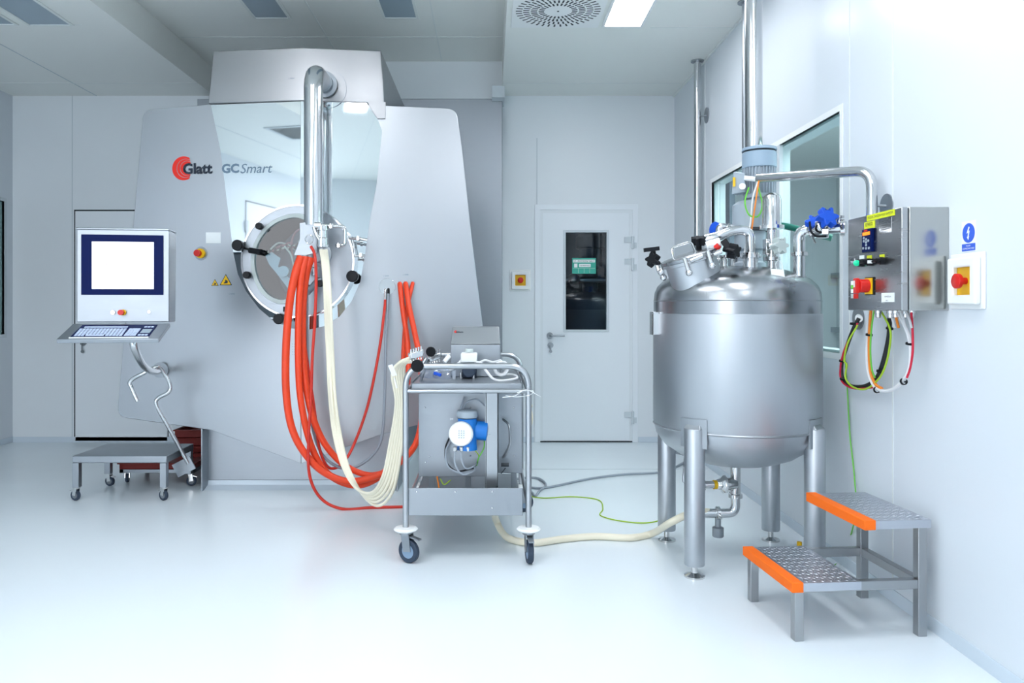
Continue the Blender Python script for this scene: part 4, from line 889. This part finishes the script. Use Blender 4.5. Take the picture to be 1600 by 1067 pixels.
starknob(P(1092, 382, 3.62), (-.1, -.3, .95), .038, 'black', mw, 7, .035)
starknob(P(1140, 391, 3.5), (.55, -.6, -.2), .036, 'black', mw, 5, .04)
part('lever', MB().bar(P(1130, 375, 3.52), P(1147, 400, 3.5), .022, .03), 'black', mw, .004)
ex = part('lamp_fitting', MB().cyl(P(1104, 385, 3.56), P(1126, 378, 3.54), .022).lathe([(.027, 0), (.027, .02)], P(1108, 384, 3.55), P(1126, 378, 3.54)-P(1104, 385, 3.56), 6), 'white', mw, .002)
part('red_band', MB().cyl(P(1118, 388, 3.53), P(1124, 383, 3.52), .014), 'redp', mw)
part('clamp_bolt', MB().cyl(P(1106, 400, 3.52), P(1128, 392, 3.5), .012).sph(P(1108, 399, 3.5), .02).cyl(P(1078, 408, 3.47), P(1097, 400, 3.47), .013), 'chrome', mw)
# nozzle and swan-neck pipe
def nozzle(px, py0, py1, Y, r, parent=tk, flange=True):
    a = P(px, py0, Y); b = P(px, py1, Y); m = MB().cyl(a, b, r, n=28)
    if flange: m.lathe([(r*1.0, -.006), (r*1.45, -.004), (r*1.45, .01), (r, .012)], b, (0, 0, 1), 28)
    return part('nozzle', m, 'pipe', parent)
nz_ = nozzle(1172.5, 425, 402, 3.6, .034)
part('swan_neck_pipe', MB().tube(fil([P(1172.5, 402, 3.6), P(1172.5, 361, 3.6), P(1148, 359, 3.6), P(1120, 370, 3.6), P(1103, 374, 3.62)], .05, 8), .0225, 20), 'pipe', tk)
clamp(P(1172.5, 398, 3.6), (0, 0, 1), .034, nz_)
bhv = part('blue_valve', MB().tube(fil([P(1124, 372, 3.85), P(1124, 352, 3.85), P(1150, 362, 3.85)], .03), .02, 16), 'pipe', tk)
part('valve_handle', MB().lathe([(.01, 0), (.034, .004), (.034, .02), (.01, .026)], P(1120, 358, 3.88), (-.9, -.4, .2), 28), 'blue', bhv)
clamp(P(1139, 357, 3.83), (1, .0, -.3), .02, bhv)
for (px, Y, m_) in ((1131, 3.72, 'chrome'), (1147, 3.9, 'chrome'), (1160, 3.98, 'blue')):
    part('small_port', MB().lathe([(.02, 0), (.02, .05), (.03, .055), (.03, .065), (.012, .068)], P(px, 420, Y), (0, 0, 1), 20), m_, tk)
# agitator drive
ag = part('agitator_lantern', MB().lathe([(.075, 1.41), (.075, 1.44), (.06, 1.45), (.06, 1.5), (.075, 1.51), (.075, 1.6), (.085, 1.605), (.085, 1.73), (.06, 1.75)], (1.305, 3.85, 0), n=32), 'motor', tk)
part('lantern_flange', MB().lathe([(.088, 1.598), (.094, 1.6), (.094, 1.612), (.088, 1.614)], (1.305, 3.85, 0), n=32), 'motord', ag)
MX, MY = 1.352, 3.85
part('motor_neck', MB().lathe([(.055, 1.72), (.06, 1.76), (.075, 1.765), (.075, 1.785)], (MX, MY, 0), n=32), 'motor', ag)
mo = part('motor_body', MB().lathe([(.068, 1.77), (.068, 1.93)], (MX, MY, 0), n=32), 'motor', ag)
mbb = MB()
for k in range(30):
    a = 2*PI*k/30; u = V(math.cos(a), math.sin(a), 0); mbb.bar(V(MX, MY, 1.785)+u*.072, V(MX, MY, 1.922)+u*.072, .004 if True else 0, .016, up=u)
part('cooling_fins', mbb, 'motor', mo)
part('fan_cowl', MB().lathe([(.079, 1.915), (.083, 1.918), (.083, 1.99), (.08, 1.994)], (MX, MY, 0), n=40), 'motorb', mo)
part('cowl_gap', MB().lathe([(.076, 1.99), (.076, 2.003)], (MX, MY, 0), n=40), 'dark', mo)
part('rain_cap', MB().lathe([(.084, 2.002), (.085, 2.004), (.083, 2.016), (.06, 2.022), (.01, 2.024)], (MX, MY, 0), n=40), 'motorb', mo)
tbx = part('terminal_box', MB().add([P(1143, 304, 3.83), P(1164, 300, 3.78), P(1164, 270, 3.78), P(1146, 268, 3.83), P(1150, 306, 3.93), P(1172, 302, 3.9), P(1172, 272, 3.9), P(1152, 270, 3.93)], [(0, 1, 2, 3), (5, 4, 7, 6), (0, 4, 5, 1), (1, 5, 6, 2), (2, 6, 7, 3), (3, 7, 4, 0)]), 'motor', mo, .005)
part('yellow_label', MB().add([P(1145, 292, 3.815), P(1149, 291, 3.808), P(1149, 277, 3.808), P(1145, 277, 3.815), P(1145, 292, 3.82), P(1149, 291, 3.815), P(1149, 277, 3.815), P(1145, 277, 3.82)], [(0, 1, 2, 3), (7, 6, 5, 4), (0, 4, 5, 1), (1, 5, 6, 2), (2, 6, 7, 3), (3, 7, 4, 0)]), 'yellow', tbx)
part('gland', MB().cyl(P(1163, 278, 3.78), P(1180, 280, 3.76), .012).cyl(P(1160, 291, 3.78), P(1160, 291, 3.765), .016), 'white', tbx)
for (pts, m_) in (([(1170, 293, 3.76), (1164, 315, 3.74), (1170, 335, 3.73), (1184, 338, 3.73), (1191, 320, 3.74), (1184, 290, 3.76)], 'green'), ([(1186, 280, 3.72), (1180, 320, 3.72), (1174, 362, 3.73)], 'orw'), ([(1184, 284, 3.73), (1176, 310, 3.73), (1173, 345, 3.73), (1168, 370, 3.7), (1163, 395, 3.64)], 'cablew')):
    part('wire', MB().tube(cat([P(*q) for q in pts], 8), .004, 8), m_, ag)
# sight-glass column with frosted knob and tag
cx_, cyy = P(1206, 0, 3.65).x, 3.65
col_ = part('filter_bottle', MB().lathe([(.03, 1.6), (.043, 1.61), (.043, 1.725), (.038, 1.748), (.02, 1.762), (.01, 1.765)], (cx_, cyy, 0), n=32), 'chrome', tk, label='polished steel filter bottle')
part('valve_column', MB().lathe([(.02, 1.37), (.02, 1.44), (.035, 1.445), (.035, 1.458), (.024, 1.462), (.024, 1.5), (.034, 1.505), (.034, 1.52), (.022, 1.524), (.022, 1.59), (.05, 1.595), (.05, 1.61)], (cx_, cyy, 0), n=28), 'chrome', col_)
clamp((cx_, cyy, 1.60), (0, 0, 1), .046, col_); clamp((cx_, cyy, 1.512), (-.5, 1, 0), .03, col_); clamp((cx_, cyy, 1.45), (0, 0, 1), .03, col_)
starknob(P(1214, 385, 3.58), (.35, -.9, .1), .042, 'frost', col_, 6, .035)
part('valve_body', MB().box((cx_-.035, cyy-.02, 1.47), (cx_+.02, cyy+.03, 1.545)).cyl((cx_, cyy, 1.505), P(1216, 385, 3.6), .022), 'chrome', col_, .005)
tg = thing('paper_tag', 'white paper tag hanging on strings from the tank valve', 'tag', tuple(P(1217, 454, 3.42)))
part('tag_sheet', MB().add([P(1204, 420, 3.45), P(1224.5, 421, 3.45), P(1229.5, 454, 3.42), P(1208, 454.5, 3.42), P(1204, 420, 3.453), P(1224.5, 421, 3.453), P(1229.5, 454, 3.423), P(1208, 454.5, 3.423)], [(0, 1, 2, 3), (7, 6, 5, 4), (0, 4, 5, 1), (1, 5, 6, 2), (2, 6, 7, 3), (3, 7, 4, 0)]), 'paper', tg)
part('string', MB().tube(cat([P(1213, 420, 3.451), P(1212, 412, 3.55), P(1216, 406, 3.6)], 6), .0015, 6).tube(cat([P(1223, 421, 3.451), P(1221, 411, 3.55), P(1214, 405, 3.6)], 6), .0015, 6), 'white', tg)
# right riser with blue handwheel
rs = part('riser_pipe', MB().tube(fil([P(1249, 436, 3.55), P(1249, 361, 3.55), P(1275, 357, 3.5), P(1322, 355, 3.42)], .07, 10), .0265, 24), 'pipe', tk)
clamp(P(1249, 397, 3.55), (0, 0, 1), .03, rs); clamp(P(1317, 356, 3.43), (1, -.5, 0), .03, rs)
part('small_port', MB().lathe([(.012, 0), (.012, .03), (.022, .032), (.022, .042)], P(1311, 352, 3.44), (0, 0, 1), 20), 'chrome', rs)
vb = part('diaphragm_valve', MB().cyl(P(1268, 362, 3.48), P(1288, 352, 3.42), .035).box(P(1270, 372, 3.46), P(1290, 355, 3.5)), 'chrome', rs, .006)
starknob(P(1273, 352, 3.46), (-.3, -.7, .6), .042, 'blue', vb, 6, .03); starknob(P(1289, 343, 3.42), (.15, -.9, .35), .05, 'blue', vb, 6, .035)
part('gasket', MB().tube(fil([P(1265, 346, 3.42), P(1267, 362, 3.42), P(1274, 369, 3.42), P(1291, 369, 3.42)], .01), .005, 8), 'black', vb)
part('lever', MB().bar(P(1268, 368, 3.43), P(1274, 380, 3.43), .008, .006).bar(P(1285, 362, 3.41), P(1294, 362, 3.4), .02, .02), 'chrome', vb)
# bottom outlet
bo = part('outlet_pipe', MB().tube([(TX, TY, .47), (TX, TY, .30)], .024, 20).lathe([(.03, 0), (.03, .012)], (TX, TY, .455), (0, 0, -1), 20), 'chrome', tk)
part('valve_body', MB().tube([V(TX, TY, .36), V(TX-.07, TY-.02, .36)], .03, 16).lathe([(.02, 0), (.045, .004), (.045, .016), (.03, .03), (.025, .05)], V(TX-.05, TY-.02, .36), (-1, -.1, 0), 8), 'chrome', bo, .003)
part('yellow_ring', MB().cyl(V(TX-.1, TY-.025, .36), V(TX-.115, TY-.027, .36), .022), 'yellow', bo)
part('actuator', MB().cyl(V(TX-.115, TY-.027, .36), V(TX-.17, TY-.03, .36), .018).lathe([(.03, 0), (.036, .01), (.036, .03), (.03, .04)], V(TX-.16, TY-.03, .36), (-1, 0, 0), 20), 'chrome', bo)
clamp((TX, TY, .30), (0, 0, 1), .027, bo)
el = part('outlet_elbow', MB().tube(fil([(TX, TY, .30), (TX, TY, .215), (TX-.16, TY, .215)], .075, 10), .022, 20), 'pipe', bo)
clamp((TX-.085, TY, .215), (1, 0, 0), .026, el)
part('drain_cap', MB().tube([(TX-.085, TY, .205), (TX-.085, TY, .15)], .014, 16).lathe([(.025, 0), (.028, .005), (.028, .045), (.02, .05)], (TX-.085, TY, .10), (0, 0, 1), 12), 'matte', el)
part('hook_bracket', MB().bar((.97, 4.0, .47), (1.02, 3.9, .47), .02, .02).tube(fil([(1.0, 3.92, .46), (.985, 3.9, .33), (1.01, 3.88, .33), (1.015, 3.9, .45)], .02), .008, 8), 'matte', tk)

# ------------------------------------------------------------------ pipes on the right side
vp = thing('ceiling_pipe', 'thick vertical steel pipe dropping from the ceiling behind the tank motor', 'pipe', (1.37, 3.98, 1.5))
pc_ = P(1177.5, 0, 3.98).x
part('pipe', MB().tube([(pc_, 3.98, ZC+.0), (pc_, 3.98, 1.47)], .044, 32), 'pipe', vp)
part('pipe', MB().tube([(pc_+.063, 4.06, ZC), (pc_+.063, 4.06, 1.9)], .008, 12), 'matte', vp, label='thin dark tube alongside')
v2 = thing('ceiling_pipe', 'slim vertical steel pipe with ceiling flange and round wall bracket', 'pipe', (1.61, 5.95, 1.0))
part('pipe', MB().tube(fil([(1.61, 5.95, ZC), (1.61, 5.95, 1.2), (XR, 5.95, 1.2)], .04), .027, 24), 'pipe', v2)
part('ceiling_flange', MB().lathe([(.03, 0), (.05, .0), (.05, .01), (.03, .012)], (1.61, 5.95, ZC), (0, 0, -1), 32), 'matte', v2)
zz = P(0, 180, 5.9).z
part('wall_bracket', MB().lathe([(.01, 0), (.06, 0), (.06, .006), (.01, .006)], (XR, 5.9, zz), (-1, 0, 0), 32).cyl((XR, 5.9, zz), (1.63, 5.93, zz), .006), 'matte', v2)
v3 = thing('ceiling_pipe', 'small flanged pipe at the ceiling just left of the thick pipe', 'pipe', tuple(P(1165, 7, 4.85)))
q = PZ(1164, 3, ZC)
part('pipe', MB().tube([q, q-V(0, 0, 1.2)], .018, 16).lathe([(.02, 0), (.045, 0), (.045, .008), (.02, .01)], q, (0, 0, -1), 28), 'matte', v3)
hp_ = thing('conduit_pipe', 'horizontal steel pipe from the motor bending down behind the control cabinet', 'pipe', (1.59, 3.2, 1.6))
part('pipe', MB().tube(fil([P(1185, 278.5, 3.74), P(1362, 266, 3.24), P(1362, 360, 3.24), ], .075, 12), .0225, 24), 'pipe', hp_)
part('wall_bracket', MB().lathe([(.01, 0), (.052, 0), (.052, .005), (.01, .005)], PX(1386, 322, XR), (-1, 0, 0), 32).cyl(PX(1386, 322, XR), P(1364, 321, 3.24), .006), 'matte', hp_)
hose('green_hose', [(1212, 351, 4.0), (1235, 355, 3.95), (1262, 362, 3.9), (1300, 372, 3.85)], .017, 'tealh', 'dark green hose behind the filter bottle and blue handwheel')

# ------------------------------------------------------------------ control cabinet
CXf, CY0, CY1, CZ0, CZ1 = 1.495, 2.79, 3.20, 1.207, 1.585
kt = thing('control_cabinet', 'steel electrical cabinet on the right wall with buttons and red switch', 'cabinet', (XR, (CY0+CY1)/2, CZ0))
part('enclosure', MB().box((CXf+.03, CY0+.001, CZ0), (XR, CY1, CZ1)), 'cabside', kt, .003)
part('seal', MB().box((CXf+.024, CY0+.004, CZ0+.004), (CXf+.03, CY1-.004, CZ1-.004)), 'motord', kt)
dr_ = part('cabinet_door', MB().box((CXf, CY0-.003, CZ0+.001), (CXf+.024, CY1+.003, CZ1-.001)), 'cab', kt, .003)
fc = Fr((CXf, 0, 0), (0, -1, 0))
def CF(px, py): p = PX(px, py, CXf); return (-p.y, p.z)
def cplate(name, x0, y0, x1, y1, m_, c1=.002, c0=0, par=dr_, bevel=0, lab=None):   # pixel corners left-bottom, right-top
    a0_, _ = CF(x0, 400); a1_, _ = CF(x1, 400); xm = (x0+x1)/2; b0_ = CF(xm, y0)[1]; b1_ = CF(xm, y1)[1]
    return part(name, MB().fbox(fc, a0_, b0_, c0, a1_, b1_, c1), m_, par, bevel, label=lab)
lb = cplate('warning_strip', 1355, 341, 1398, 331.5, 'lime')
a, b = CF(1357, 340); a2, _ = CF(1396, 340); b = CF(1376, 338)[1]
text('lettering', 'POZOR ZARIZENI POD NAPETIM', fc, a, b, a2-a, .009, 'ink', lb, .0025)
l2 = cplate('number_label', 1351, 357, 1367, 346, 'lime'); a, b = CF(1353.5, 354); a2, _ = CF(1364.5, 354)
text('lettering', 'E902', fc, a, b, a2-a, .013, 'ink', l2, .0025)
dp = cplate('controller', 1351, 394, 1366, 357.5, 'navy', .012, bevel=.002, lab='dark blue speed controller')
cplate('display', 1353, 367.5, 1364, 362.5, 'olcd', .0135, .012, dp); cplate('display', 1355, 361.5, 1360, 359, 'redp', .0135, .012, dp)
mbb = MB()
for (x, y) in ((1355, 372), (1358.5, 374), (1358.5, 378.5), (1358.5, 383), (1354, 388), (1358.5, 388), (1363, 387.5), (1355, 377), (1362, 376)): mbb.cyl(fc.pt(*CF(x, y), .012), fc.pt(*CF(x, y), .015), .005, n=12)
part('controller_buttons', mbb, 'motor', dp)
pn = cplate('rating_plate', 1374, 364, 1393, 341, 'chrome', .001)
mbb = MB()
for i in range(6):
    a, b = CF(1376, 344+i*3.3); a2, _ = CF(1391, 344); mbb.fbox(fc, a, b, .001, a2-(.004 if i % 2 else .02), b+.004, .0015)
part('plate_lines', mbb, 'cab', pn)
ks = cplate('key_switch_plate', 1329, 416, 1335.5, 404, 'chrome', .002); part('key_switch', MB().cyl(fc.pt(*CF(1332, 411), .002), fc.pt(*CF(1332, 411), .01), .008), 'matte', ks)
for (x, lab) in ((1346.5, 'w'), (1358, 'y'), (1378, 'y')):
    cplate('button_label', x-3, 404.5 if x < 1375 else 402.5, x+4, 399 if x < 1375 else 397.5, 'lime' if lab == 'y' else 'paper')
gb = part('lamp_button', MB().cyl(fc.pt(*CF(1345.5, 411), 0), fc.pt(*CF(1345.5, 411), .012), .015), 'black', dr_); part('lamp_lens', MB().lathe([(.012, 0), (.012, .012), (.006, .018)], fc.pt(*CF(1345, 411), .01), fc.n, 24), 'glow', gb, label='glowing green lens')
for x, y in ((1360, 409.5), (1380, 407.5)):
    rb_ = part('rotary_switch', MB().lathe([(.015, 0), (.015, .012), (.011, .014), (.011, .026)], fc.pt(*CF(x, y), 0), fc.n, 24).bar(fc.pt(CF(x, y)[0]-.014, CF(x, y)[1]-.003, .028), fc.pt(CF(x, y)[0]+.014, CF(x, y)[1]+.003, .028), .02, .008), 'black', dr_)
part('switch_pointer', MB().bar(fc.pt(*CF(1366, 409), .022), fc.pt(*CF(1370, 409), .022), .01, .012), 'white', dr_)
cplate('switch_frame', 1353, 461, 1366.5, 433, 'black', .004); ms = cplate('main_switch', 1354, 459.5, 1365, 434.5, 'yellow', .008, .004, lab='yellow plate of the main switch')
a, b = CF(1359, 446.5)
part('switch_knob', MB().cyl(fc.pt(a, b, .008), fc.pt(a, b, .045), .026).fbox(fc, a-.012, b-.03, .045, a+.012, b+.03, .06), 'redp', ms, .002, label='red rotary main switch knob')
part('pointer_mark', MB().fbox(fc, a-.004, b-.006, .0605, a+.003, b+.02, .062), 'white', ms)
mbb = MB()
for (c_, x0, y0, x1, y1) in (('yellow', 1334, 443.5, 1341, 437), ('paper', 1330, 445, 1334, 439), ('green', 1330, 451, 1334, 445.5), ('tealh', 1334, 450, 1341, 444), ('blue', 1334, 458.5, 1341, 450.5), ('paper', 1330, 458, 1334, 452), ('redp', 1334, 466.5, 1341, 459), ('frost', 1330, 466, 1334, 459)):
    cplate('safety_sticker', x0, y0, x1, y1, c_, .0015)
l3 = cplate('white_label', 1378, 472, 1397.5, 457.5, 'paper', .002); a, b = CF(1383, 464.5); a2, _ = CF(1393, 464)
text('lettering', 'KONZOLA', fc, a, b, a2-a, .006, 'ink', l3, .0025); text('lettering', 'M1', fc, a+.01, b-.016, .015, .006, 'ink', l3, .0025)
gl = []
for (x, X_) in ((1372, 1.56), (1391, 1.58), (1399, 1.59), (1407, 1.6), (1415, 1.6), (1425, 1.61)):
    Y = X_*FP/(x-CX); Y = min(max(Y, 2.83), 3.15); gl.append((X_, Y))
for (x, y) in gl: part('cable_gland', MB().lathe([(.014, 0), (.014, .012), (.011, .014), (.011, .026), (.008, .03)], (x, y, CZ0), (0, 0, -1), 12), 'chrome', kt)
def cab(px, py, X_=1.6):
    if py < 486: return PX(px, py, X_)
    return PX(px, py, X_)
def wallrun(name, pts, r, m_, label, catg='cable'):
    return hose(name, [PX(*q) for q in pts], r, m_, label, catg, n=8)
gd = thing('wall_grommet', 'round grey steel cable entry plate on the wall left of the cabinet cables', 'cable entry', tuple(PX(1342, 497, XR)))
part('entry_disc', MB().lathe([(.018, 0), (.052, 0), (.052, .006), (.018, .006)], PX(1342, 497, XR), (-1, 0, 0), 32), 'wgrey', gd)
part('cable_sleeve', MB().cyl(PX(1342, 496, XR), PX(1342, 498, XR-.03), .016), 'white', gd)
wallrun('black_cable', [(1342, 497, 1.64), (1333, 515, 1.62), (1322, 545, 1.62), (1315, 570, 1.62), (1317, 592, 1.62), (1330, 603, 1.62), (1352, 603, 1.62), (1370, 590, 1.62), (1380, 565, 1.62), (1388, 530, 1.61), (1390, 505, 1.6), (1390, 488, 1.59)], .009, 'blackw', 'thick black cable looping from the wall plate up to the cabinet')
wallrun('red_cable', [(1340, 505, 1.63), (1320, 545, 1.61), (1313, 575, 1.61), (1315, 595, 1.61), (1330, 606, 1.61), (1350, 607, 1.61), (1366, 605, 1.61)], .004, 'redw', 'thin red cable beside the black loop, left of the cabinet')
wallrun('green_cable', [(1340, 508, 1.625), (1325, 535, 1.6), (1319, 562, 1.6), (1323, 570, 1.6), (1321, 590, 1.6), (1332, 604, 1.6), (1352, 608, 1.6), (1372, 593, 1.6), (1384, 570, 1.6), (1391, 535, 1.6), (1390, 512, 1.59), (1376, 485, 1.57)], .004, 'ygreen', 'yellow green cable following the black loop under the cabinet')
wallrun('orange_cable', [(1361, 484, 1.56), (1359, 510, 1.58), (1358, 545, 1.59), (1360, 580, 1.6), (1368, 600, 1.6), (1378, 607, 1.6)], .006, 'orw', 'orange cable dropping straight from the cabinet bottom')
wallrun('green_cable', [(1366, 484, 1.565), (1362, 510, 1.58), (1360, 545, 1.59), (1362, 575, 1.6), (1367, 590, 1.6)], .0035, 'green', 'green cable beside the orange one under the cabinet')
wallrun('grey_cable', [(1403, 488, 1.59), (1412, 505, 1.59), (1421, 530, 1.6), (1423, 560, 1.6), (1417, 585, 1.6), (1403, 603, 1.6), (1385, 611, 1.6), (1368, 605, 1.6), (1358, 585, 1.6), (1355, 560, 1.6), (1356, 520, 1.59), (1359, 484, 1.57)], .0075, 'cablew', 'thick pale grey cable forming the lowest loop under the cabinet')
wallrun('red_cable', [(1424, 488, 1.6), (1426, 520, 1.6), (1426, 550, 1.6), (1422, 575, 1.6), (1417, 590, 1.6)], .0045, 'redw', 'red cable dropping from the rightmost cabinet gland')
for i, (x, m_) in enumerate(((1398, 'orw'), (1391, 'cablew'), (1407, 'cablew'), (1415, 'cablew'))):
    wallrun('cable_tail', [(x, 486, 1.59), (x+3+i, 500, 1.59), (x+6+i*1.0, 512, 1.59)], .005, m_, ['short orange cable tail at the cabinet bottom', 'short white cable tail left of the others at the cabinet bottom', 'short white cable tail in the middle of the cabinet bottom', 'short white cable tail right of the others at the cabinet bottom'][i])
for k, (x, y, X_) in enumerate(((1358, 523, 1.585), (1421, 537, 1.6), (1375, 580, 1.61), (1412, 596, 1.6), (1370, 609, 1.6), (1317, 592, 1.615), (1316, 564, 1.615), (1333, 506, 1.62), (1390, 513, 1.6))):
    tag(part('cable_tie', MB().lathe([(.01, -.004), (.014, -.004), (.014, .004), (.01, .004)], PX(x, y, X_), (.05, -.2, 1) if k not in (4, 3) else (0, -1, .3), 12, cap=False).box(PX(x, y, X_)-V(.004, .018, .003), PX(x, y, X_)+V(.003, -.01, .003)), 'black'), 'black cable tie ' + ['on the orange cable below the cabinet', 'near the top of the right red cable', 'on the black loop below the orange cable', 'at lower right of the pale grey loop', 'at the lowest point of the pale grey loop', 'at lower left of the black loop', 'midway down the left side of the black loop', 'just below the round wall entry plate', 'on the black cable just under the cabinet'][k], 'cable tie', 'black cable ties below the cabinet')
# emergency stops in white wall boxes
def estop(fr, w_, h_, label, knobpx):
    t = thing('emergency_stop_box', label, 'switch', tuple(fr.o))
    part('back_box', MB().plate(fr, rect(-w_/2, -h_/2, w_/2, h_/2), 0, .008), 'white', t, .003)
    part('cover_frame', MB().plate(fr, rect(-w_*.42, -h_*.42, w_*.42, h_*.42), .008, .03, [rect(-w_*.25, -h_*.25, w_*.25, h_*.25)]), 'white', t, .006)
    part('yellow_plate', MB().plate(fr, rect(-w_*.26, -h_*.26, w_*.26, h_*.26), .008, .011), 'yellow', t)
    part('stop_button', MB().lathe([(.012, 0), (.012, .02), (.026, .024), (.026, .036), (.02, .04)], fr.pt(0, 0, .011), fr.n, 28), 'redp', t)
    part('cover_pane', MB().plate(fr, rect(-w_*.25, -h_*.25, w_*.25, h_*.25), .054, .0555), 'bag', t) if False else None
fE = Fr((XR, PX(1514, 0, XR).y, P(0, 439, 2.67).z), (0, -1, 0))
estop(fE, .19, .195, 'white emergency stop box on the right wall beside the cabinet', None)
q = P(813, 438, YB); estop(Fr((q.x, YB, q.z)), .19, .195, 'white emergency stop box on the back wall left of the door', None)
sp = thing('wall_sign', 'white sticker with blue lightning bolt circle above the right stop box', 'sign', tuple(PX(1514, 390, XR)))
fS = Fr((XR, PX(1514, 0, XR).y, 0), (0, -1, 0)); zs = PX(1514, 364, XR).z; zr = PX(1514, 386, XR).z
part('backing', MB().fbox(fS, -.04, zr-.016, 0, .04, zs+.042, .001), 'paper', sp)
part('blue_circle', MB().plate(fS, circ(0, zs, .034, 40), .001, .002), 'blue', sp)
part('bolt_symbol', MB().plate(fS, [(a*.001, zs+b*.001) for a, b in ((2, 22), (-9, -1), (0, 2), (-4, -14), (-8, -13), (0, -24), (5, -11), (2, -12), (8, 8), (0, 5), (7, 20))], .002, .003), 'white', sp)
part('blue_strip', MB().fbox(fS, -.037, zr-.013, .001, .037, zr+.012, .002), 'blue', sp)
text('lettering', 'POZOR', fS, -.012, zr+.002, .024, .005, 'white', sp, .0025); text('lettering', 'UZEMNOVACI BOD', fS, -.033, zr-.008, .066, .006, 'white', sp, .0025)

# ------------------------------------------------------------------ step stool
st = thing('step_stool', 'two-step steel stool with chequer plate treads and orange edges', 'step stool', (1.113, 2.80, 0), math.radians(5))
SW, SD = .51, .41; lw = .034; z1s, z2s = .215, .435
for (x, y, z) in ((0, 0, z1s), (0, SD-lw, z1s), (SW-lw, 0, z2s), (SW-lw, SD-lw, z2s)):
    part('leg', MB().box((x, y, 0), (x+lw, y+lw, z-.012)), 'stool', st, .002, local=True)
for y in (0, SD-lw):
    part('side_rail', MB().box((lw, y+.002, z1s-.038), (SW-lw, y+lw-.002, z1s-.004)), 'stool', st, .002, local=True)
part('back_rail', MB().box((SW-lw+.002, lw, z1s-.038), (SW-.002, SD-lw, z1s-.004)), 'stool', st, .002, local=True)
def treadp(x0, x1, z, name):
    m = MB().box((x0, -.008, z-.012), (x1, SD+.008, z)).box((x0, -.008, z-.03), (x1, -.004, z-.012)).box((x0, SD+.004, z-.03), (x1, SD+.008, z-.012)).box((x1-.004, -.004, z-.03), (x1, SD+.004, z-.012))
    k = 0; x = x0+.05
    while x < x1-.01:
        y = .006+(.011 if k % 2 else 0); j = 0
        while y < SD:
            a = PI/4 if (j+k) % 2 else -PI/4; u = V(math.cos(a), math.sin(a), 0); v = V(-u.y, u.x, 0); c = V(x, y, z)
            m.add([c-u*.0085, c-v*.0028, c+u*.0085, c+v*.0028, c+V(0, 0, .0019)], [(0, 1, 4), (1, 2, 4), (2, 3, 4), (3, 0, 4)])
            y += .0215; j += 1
        x += .0155; k += 1
    o = part(name, m, 'tread', st, local=True, smooth=0)
    part('orange_edge', MB().box((x0-.012, -.012, z-.033), (x0+.032, SD+.012, z+.004)), 'oredge', st, .003, local=True, label='orange anti-slip edge')
treadp(-.004, .25, z1s, 'lower_tread'); treadp(.272, .52, z2s, 'upper_tread')
part('tread_support', MB().box((.29, .01, z2s-.035), (SW-lw, .03, z2s-.014)).box((.29, SD-.03, z2s-.035), (SW-lw, SD-.01, z2s-.014)), 'stool', st, .001, local=True)
yv = thing('floor_valve', 'small yellow topped valve on the floor behind the lower step', 'valve', tuple(PZ(1249, 862, 0)))
c_ = PZ(1249, 862, 0)
part('valve_body', MB().cyl(c_, c_+V(0, 0, .03), .012).cyl(c_+V(0, 0, .02), c_+V(.05, 0, .02), .008), 'matte', yv)
part('valve_cap', MB().cyl(c_+V(0, 0, .03), c_+V(0, 0, .05), .012).cyl(c_+V(.045, 0, .015), c_+V(.055, 0, .03), .008), 'yellow', yv)
